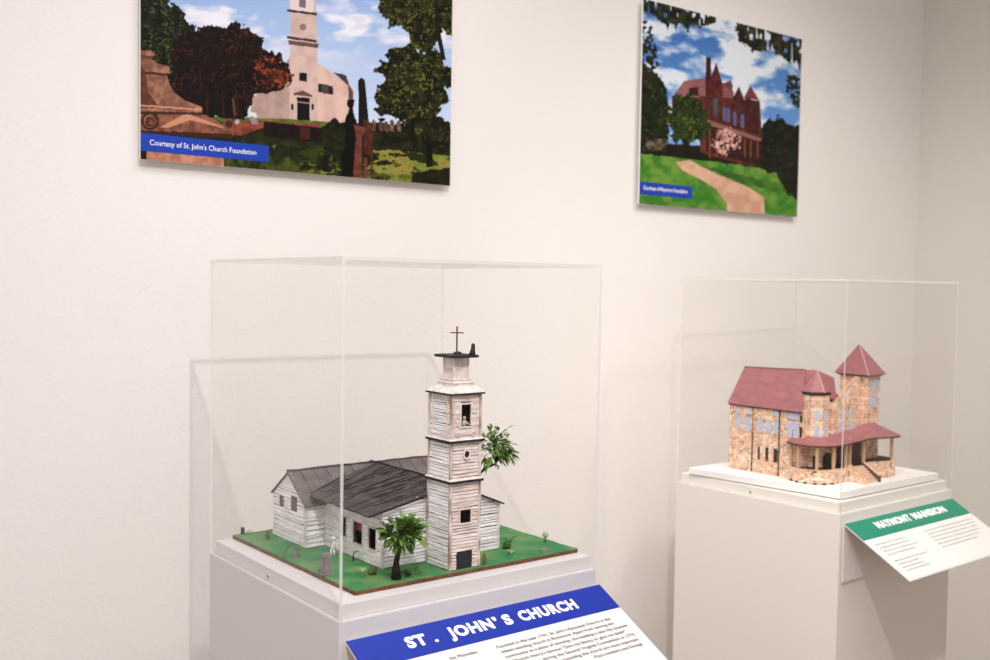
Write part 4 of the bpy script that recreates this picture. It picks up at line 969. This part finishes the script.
for y0, y1, z0, z1 in ((1.4805, 1.4945, 1.1905, 1.2185), (1.4535, 1.4680, 1.1860, 1.2185), (1.4205, 1.4345, 1.1885, 1.2165), (1.4005, 1.4130, 1.1900, 1.2165), (1.3800, 1.3925, 1.1905, 1.2185)):
    pane(body, 1.8425 if y0 > 1.448 else 1.8435, y0, y1, z0, z1)
for y0, y1, z0, z1 in ((1.4825, 1.4930, 1.2245, 1.2370), (1.4460+.006, 1.4650, 1.2255, 1.2385), (1.3800, 1.3940, 1.2295, 1.2385), (1.3290, 1.3560, 1.2275, 1.2400)):
    pane(body, 1.8425 if y0 > 1.448 else (1.8435 if y0 > 1.377 else 1.8443), y0, y1, z0, z1)
for y0, y1 in ((1.3455, 1.3575), (1.3300, 1.3420)): pane(body, 1.8443, y0, y1, 1.1880, 1.2235)
for y0, y1 in ((1.4270, 1.4320), (1.4045, 1.4115), (1.3805, 1.3905)): pane(body, 1.8435, y0, y1, 1.1290, 1.1580, M_DWIN)
pane(body, 1.8443, 1.3205, 1.3262, 1.190, 1.2120, M_DWIN); pane(body, 1.8443, 1.3205, 1.3262, 1.2220, 1.2360, M_DWIN)
# main roof
RZ = 1.3260
b = MB(); 
b.slab([(1.8365, 1.5140, EV-.001), (1.8365, 1.3180, EV-.001), (1.8900, 1.3500, RZ+.003), (1.8900, 1.5120, RZ-.002)], .0025)
b.slab([(2.0260, 1.3180, EV-.001), (2.0260, 1.5140, EV-.001), (1.8900, 1.5120, RZ-.002), (1.8900, 1.3500, RZ+.003)], .0025)
b.poly([(1.8400, 1.5100, EV-.004), (2.0220, 1.5100, EV-.004), (1.8900, 1.5100, RZ-.006)])
mr = b.build('main_roof', M_ROSE, man)
b = MB(); b.tube([(1.8900, 1.5125, RZ-.0015), (1.8900, 1.4300, RZ+.0005), (1.8900, 1.3500, RZ+.0035)], .0012, 6); b.build('ridge', mat('dark_rose_ridge', (120, 66, 70), .6), mr)
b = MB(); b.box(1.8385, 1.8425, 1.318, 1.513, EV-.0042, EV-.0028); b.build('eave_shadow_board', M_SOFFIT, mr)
# front block and polygonal bay
b = MB(); b.box(1.8800, 2.0300, 1.3050, 1.3700, ZM, 1.262); fblock = b.build('front_block', M_STONE, man)
BC = (1.8905, 1.3240); BRd = .0305
octb = [(BC[0]+BRd*math.cos(math.radians(a)), BC[1]+BRd*math.sin(math.radians(a))) for a in range(-157, 203, 45)]
b = MB(); b.prism(octb, ZM, 1.2850); bay = b.build('corner_bay', M_STONE, man)
def face_pane(parent, P, Q, f0, f1, z0, z1, m=M_PANE, off=.0008):
    P, Q = Vector(P), Vector(Q); d = (Q-P).normalized(); n = Vector((d.y, -d.x)); a = P.lerp(Q, f0); c = P.lerp(Q, f1)
    q = MB(); q.hexa([(*(a+n*-.0006), z0), (*(c+n*-.0006), z0), (*(c+n*off), z0), (*(a+n*off), z0), (*(a+n*-.0006), z1), (*(c+n*-.0006), z1), (*(c+n*off), z1), (*(a+n*off), z1)])
    q.build('window', m, parent)
for k in (0, 1, 2, 7):
    A_, B_ = octb[k], octb[(k+1) % 8]
    face_pane(bay, A_, B_, .28, .72, 1.1900, 1.2160); face_pane(bay, A_, B_, .28, .72, 1.2280, 1.2480)
    face_pane(bay, A_, B_, .25, .55, 1.125, 1.152, M_DWIN)
# bay roof: faceted cone joined into the cross ridge
b = MB(); ap = (1.9000, 1.3270, 1.3300); oc = [(BC[0]+(BRd+.0040)*math.cos(math.radians(a)), BC[1]+(BRd+.0040)*math.sin(math.radians(a)), 1.2860) for a in range(-157, 203, 45)]
for k in range(8): b.poly([oc[k], oc[(k+1) % 8], ap])
for k in range(8): b.poly([oc[(k+1) % 8], oc[k], (BC[0], BC[1], 1.2860)])
br = b.build('bay_roof', M_ROSE, man)
b = MB(); b.tube([ap, oc[1]], .0010, 6); b.build('hip_highlight', M_PINK, br)
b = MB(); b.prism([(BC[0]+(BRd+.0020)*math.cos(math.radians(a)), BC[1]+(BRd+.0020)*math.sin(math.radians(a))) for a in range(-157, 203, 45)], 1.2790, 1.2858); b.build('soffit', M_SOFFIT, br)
bm = bmesh.new()
for p_ in ((1.8900, 1.3650, 1.3288), (1.9000, 1.3270, 1.3300), (1.9320, 1.3250, 1.3185), (1.9480, 1.3180, 1.3120), (1.8600, 1.3650, 1.2700), (1.8820, 1.3100, 1.2700), (1.9400, 1.3040, 1.2680), (1.9900, 1.3400, 1.2700), (1.9900, 1.3800, 1.2700), (1.9200, 1.3900, 1.2700), (1.9480, 1.3650, 1.3150)):
    bm.verts.new(p_)
bmesh.ops.convex_hull(bm, input=bm.verts); me = bpy.data.meshes.new('cross_roof'); bm.to_mesh(me); bm.free(); me.materials.append(M_ROSE)
o = bpy.data.objects.new('cross_roof', me); COL.objects.link(o); o.parent = man

# raking stone gable
b = MB(); g0 = (1.9300, 1.3030); 
pts = [(1.9280, 1.2500), (2.0300, 1.2500), (2.0300, 1.3120), (2.0100, 1.3120), (1.9830, 1.3005), (1.9560, 1.2800), (1.9280, 1.2640)]
i = 0
for y in (1.2995, 1.3045): b.v += [(p_[0], y, p_[1]) for p_ in pts]
k = len(pts); b.f = [tuple(range(k)), tuple(range(2*k-1, k-1, -1))]+[(a, k+a, k+(a+1) % k, (a+1) % k) for a in range(k)]; b.m = [0]*(k+2)
gab = b.build('stone_gable', M_STONE, man)
b = MB()
b.box(1.9200, 2.0300, 1.2995, 1.3060, ZM, 1.2505); b.build('gable_base', M_STONE, gab)
b = MB(); b.tube([(1.9280, 1.3010, 1.2650), (1.9560, 1.3010, 1.2810), (1.9830, 1.3010, 1.3015), (2.0050, 1.3010, 1.3130)], .0018, 5); b.build('coping', M_POST, gab)
for xa, xb in ((1.9450, 1.9570), (1.9800, 1.9920)):
    face_pane(gab, (xa, 1.2995), (xb, 1.2995), 0, 1, 1.1900, 1.2180); face_pane(gab, (xa, 1.2995), (xb, 1.2995), 0, 1, 1.2260, 1.2400)
# square tower
TX0, TX1, TY0, TY1 = 2.0240, 2.0730, 1.2860, 1.3540; TT = 1.3170
b = MB(); b.box(TX0, TX1, TY0, TY1, ZM, TT); tow = b.build('tower', M_STONE, man)
for z0, z1 in ((1.2870, 1.3050), (1.2690, 1.2760), (1.2470, 1.2650)): face_pane(tow, (TX0, TY0), (TX1, TY0), .28, .78, z0, z1)
for z0, z1 in ((1.2620, 1.2710), (1.2440, 1.2570)):
    pane(tow, TX0, TY0+.030, TY0+.042, z0, z1); 
pane(tow, TX0, TY0+.018, TY0+.0215, 1.280, 1.292, M_DWIN); pane(tow, TX0, TY0+.028, TY0+.031, 1.294, 1.301, M_DWIN)
b = MB(); ov = .0098; q = [(TX0-ov, TY0-ov, TT), (TX1+ov, TY0-ov, TT), (TX1+ov, TY1+ov, TT), (TX0-ov, TY1+ov, TT)]; apx = ((TX0+TX1)/2-.007, (TY0+TY1)/2, 1.3835)
for k in range(4): b.poly([q[k], q[(k+1) % 4], apx])
b.poly(list(reversed(q))); tr = b.build('tower_roof', M_ROSE, man)
b = MB(); b.tube([apx, q[0]], .0009, 6); b.build('hip_highlight', M_PINK, tr)
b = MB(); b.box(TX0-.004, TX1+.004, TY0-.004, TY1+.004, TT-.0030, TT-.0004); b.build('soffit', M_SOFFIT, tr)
# porch: stone parapet, floor, posts and low roof round two corners
def arc(cx, cy, r, a0, a1, n): return [(cx+r*math.cos(math.radians(a0+(a1-a0)*k/n)), cy+r*math.sin(math.radians(a0+(a1-a0)*k/n))) for k in range(n+1)]
outL = [(1.8430, 1.3500), (1.8310, 1.3430)]+arc(1.8715, 1.3080, .0490, 150, 262, 10)+[(1.8900, 1.2575), (1.9190, 1.2575)]
outR = [(1.9780, 1.2520)]+[(2.0000, 1.2480), (2.0300, 1.2400)]+arc(2.0500, 1.2780, .0420, -80, 20, 8)+[(2.0910, 1.3200)]
full = outL+outR
def ribbon(mb, pts, th, z0, z1):
    n = len(pts); V = [Vector(p_) for p_ in pts]; N_ = []
    for k in range(n):
        d = (V[min(k+1, n-1)]-V[max(k-1, 0)]).normalized(); N_.append(Vector((-d.y, d.x)))
    i = len(mb.v)
    for k in range(n):
        o = V[k]; q = V[k]+N_[k]*th
        mb.v += [(o.x, o.y, z0), (q.x, q.y, z0), (q.x, q.y, z1), (o.x, o.y, z1)]
    for k in range(n-1):
        A = i+4*k; B = A+4
        mb.f += [(A, B, B+3, A+3), (A+3, B+3, B+2, A+2), (A+2, B+2, B+1, A+1), (A+1, B+1, B, A)]; mb.m += [0]*4
    mb.f += [(i, i+3, i+2, i+1), (i+4*(n-1), i+4*(n-1)+1, i+4*(n-1)+2, i+4*(n-1)+3)]; mb.m += [0]*2
PZ = 1.1290
b = MB(); ribbon(b, outL, .0040, ZM+.0012, PZ); par = b.build('porch_parapet', M_STONE, man); b = MB(); ribbon(b, outR, .0040, ZM+.0012, 1.1350); b.build('porch_parapet', M_STONE, man)
b = MB(); poly_floor = full+[(2.0700, 1.3300), (1.9000, 1.3400)]
i = len(b.v); k = len(poly_floor)
cxm, cym = 1.95, 1.30
inner = [(x+(cxm-x)*.03, y+(cym-y)*.06) for x, y in poly_floor]
for z in (ZM, PZ-.0008): b.v += [(x, y, z) for x, y in inner]
b.f += [tuple(range(2*k-1, k-1, -1))[::-1], tuple(range(k))[::-1]]+[(a, (a+1) % k, k+(a+1) % k, k+a) for a in range(k)]; b.m += [0]*(k+2)
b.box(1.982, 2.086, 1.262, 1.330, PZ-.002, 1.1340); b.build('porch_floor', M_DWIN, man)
b = MB(); rp = random.Random(9)
for k in range(2, len(outL)-1, 2):
    x, y = outL[k]; d = Vector((x-1.862, y-1.312)).normalized(); b.box(x-.004, x+.004, y-.0022+d.y*.0008-.0005, y+.001, ZM-.0002+.0003, ZM+.0032)
for x, y in ((2.0000, 1.2478), (2.0700, 1.2455)): b.box(x-.0025, x+.0025, y-.0016, y+.002, ZM+.0001, ZM+.0028)
b.build('drain_gaps', M_DWIN, par)
ZE = 1.1800
posts = [(1.8350, 1.3400), (1.8255, 1.3150), (1.8355, 1.2760), (1.8720, 1.2615), (1.9150, 1.2615), (1.9330, 1.2640), (1.9760, 1.2590), (2.0560, 1.2420), (2.0840, 1.2600), (1.8930, 1.2615)]
for k, (x, y) in enumerate(posts[:9]):
    b = MB(); z1 = ZE+.001+(0.006 if x > 1.93 else 0); z0 = (1.1350 if x > 1.97 else PZ) if k != 5 else PZ-.004
    if k in (5,): z0 = PZ-.004
    b.prism([(x-.0024, y-.0024), (x+.0024, y-.0024), (x+.0024, y+.0024), (x-.0024, y+.0024)], z0-.0002, z1+.001); b.build('porch_post', M_POST, man)
eo = [(x+(x-1.955)*.035, y+(y-1.315)*.09) for x, y in full]
def ez(x): return ZE+.0005 if x < 1.90 else ZE+.0005+.0080*min(1, (x-1.90)/.08)
inn = []
for x, y in full:
    if x < 1.93: q_ = Vector((BC[0], BC[1]+.012)); d = Vector((x, y))-q_; d = d.normalized()*.0330; inn.append((q_.x+d.x, min(q_.y+d.y, 1.345), 1.1935))
    elif x < 2.02: inn.append((x, 1.3000, 1.2000))
    else: inn.append((min(x, 2.055)-.004, 1.2870 if y < 1.30 else 1.31, 1.2130))
b = MB(); n = len(full)
for k in range(n-1):
    A_, B_ = eo[k], eo[k+1]
    b.poly([(A_[0], A_[1], ez(A_[0])), (B_[0], B_[1], ez(B_[0])), inn[k+1], inn[k]])
    b.poly([(B_[0], B_[1], ez(B_[0])-.0016), (A_[0], A_[1], ez(A_[0])-.0016), (inn[k][0], inn[k][1], inn[k][2]-.010), (inn[k+1][0], inn[k+1][1], inn[k+1][2]-.010)])
    b.poly([(A_[0], A_[1], ez(A_[0])-.0016), (B_[0], B_[1], ez(B_[0])-.0016), (B_[0], B_[1], ez(B_[0])), (A_[0], A_[1], ez(A_[0]))])
pr = b.build('porch_roof', M_ROSE, man)
b = MB(); b.tube([(x, y, ez(x)-.0022) for x, y in eo], .0014, 5); b.build('fascia', M_SOFFIT, pr)
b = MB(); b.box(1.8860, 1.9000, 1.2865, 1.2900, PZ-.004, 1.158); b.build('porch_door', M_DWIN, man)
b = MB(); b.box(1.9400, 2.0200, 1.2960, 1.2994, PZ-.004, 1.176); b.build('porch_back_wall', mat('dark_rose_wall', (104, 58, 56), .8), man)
# steps
b = MB(); ns = 6
for k in range(ns):
    z1 = ZM+.0005+(PZ-.001-ZM)*(k+1)/(ns); y0 = 1.2230+k*.0062
    b.box(1.9260, 1.9735, y0, 1.2620, ZM, z1)
st = b.build('porch_steps', M_STEP, man)
def flank(x0, x1, m, nm):
    q = MB(); pts = [(1.2180, ZM), (1.2620, ZM), (1.2620, 1.1345), (1.2560, 1.1345), (1.2210, 1.1120), (1.2180, 1.1120)]; k = len(pts)
    for x in (x0, x1): q.v += [(x, p_[0], p_[1]) for p_ in pts]
    q.f = [tuple(range(k)), tuple(range(2*k-1, k-1, -1))]+[(a, (a+1) % k, k+(a+1) % k, k+a) for a in range(k)]; q.m = [0]*(k+2)
    o = q.build(nm, m, man); bm = bmesh.new(); bm.from_mesh(o.data); bmesh.ops.recalc_face_normals(bm, faces=bm.faces); bm.to_mesh(o.data); bm.free(); return o
o = flank(1.9210, 1.9260, M_STONE, 'stair_wall'); 
o = flank(1.9735, 1.9790, mat('stair_side_shade_brown', (92, 66, 50), .85), 'stair_wall')  # shade on the inner side put into this wall's dark brown
for x in (1.9235, 1.9762):
    q = MB(); q.hexa([(x-.003, 1.2200, 1.1115), (x+.003, 1.2200, 1.1115), (x+.003, 1.2570, 1.1345), (x-.003, 1.2570, 1.1345), (x-.003, 1.2200, 1.1130), (x+.003, 1.2200, 1.1130), (x+.003, 1.2570, 1.1360), (x-.003, 1.2570, 1.1360)]); q.build('handrail', M_POST if x < 1.95 else M_STEP, man)
reparent_fix(man)

# ---------------------------------------------------------------- every strip, sill and bracket an object of its own
def split_loose(o):
    me = o.data; n = len(me.vertices); par = list(range(n))
    def find(a):
        while par[a] != a: par[a] = par[par[a]]; a = par[a]
        return a
    for p_ in me.polygons:
        v0 = p_.vertices[0]
        for v_ in p_.vertices[1:]: par[find(v_)] = find(v0)
    groups_ = {}
    for p_ in me.polygons: groups_.setdefault(find(p_.vertices[0]), []).append(p_)
    if len(groups_) < 2: return
    base = o.name.split('.')[0]
    for gi, ps in enumerate(groups_.values()):
        mb = MB()
        for p_ in ps: mb.poly([me.vertices[k].co for k in p_.vertices], p_.material_index)
        q = mb.build(base, [m for m in me.materials], o.parent)
        bm = bmesh.new(); bm.from_mesh(q.data); bmesh.ops.remove_doubles(bm, verts=bm.verts, dist=1e-7); bm.to_mesh(q.data); bm.free()
        q.matrix_parent_inverse = o.matrix_parent_inverse.copy()
    bpy.data.objects.remove(o)
SPLIT = {'hanging_cleat', 'corner_board', 'neck_corner_strip', 'scroll', 'sill', 'inner_partition', 'drain_gaps', 'dark_joint'}
for o in [o for o in bpy.data.objects if o.type == 'MESH' and o.name.split('.')[0] in SPLIT]: split_loose(o)
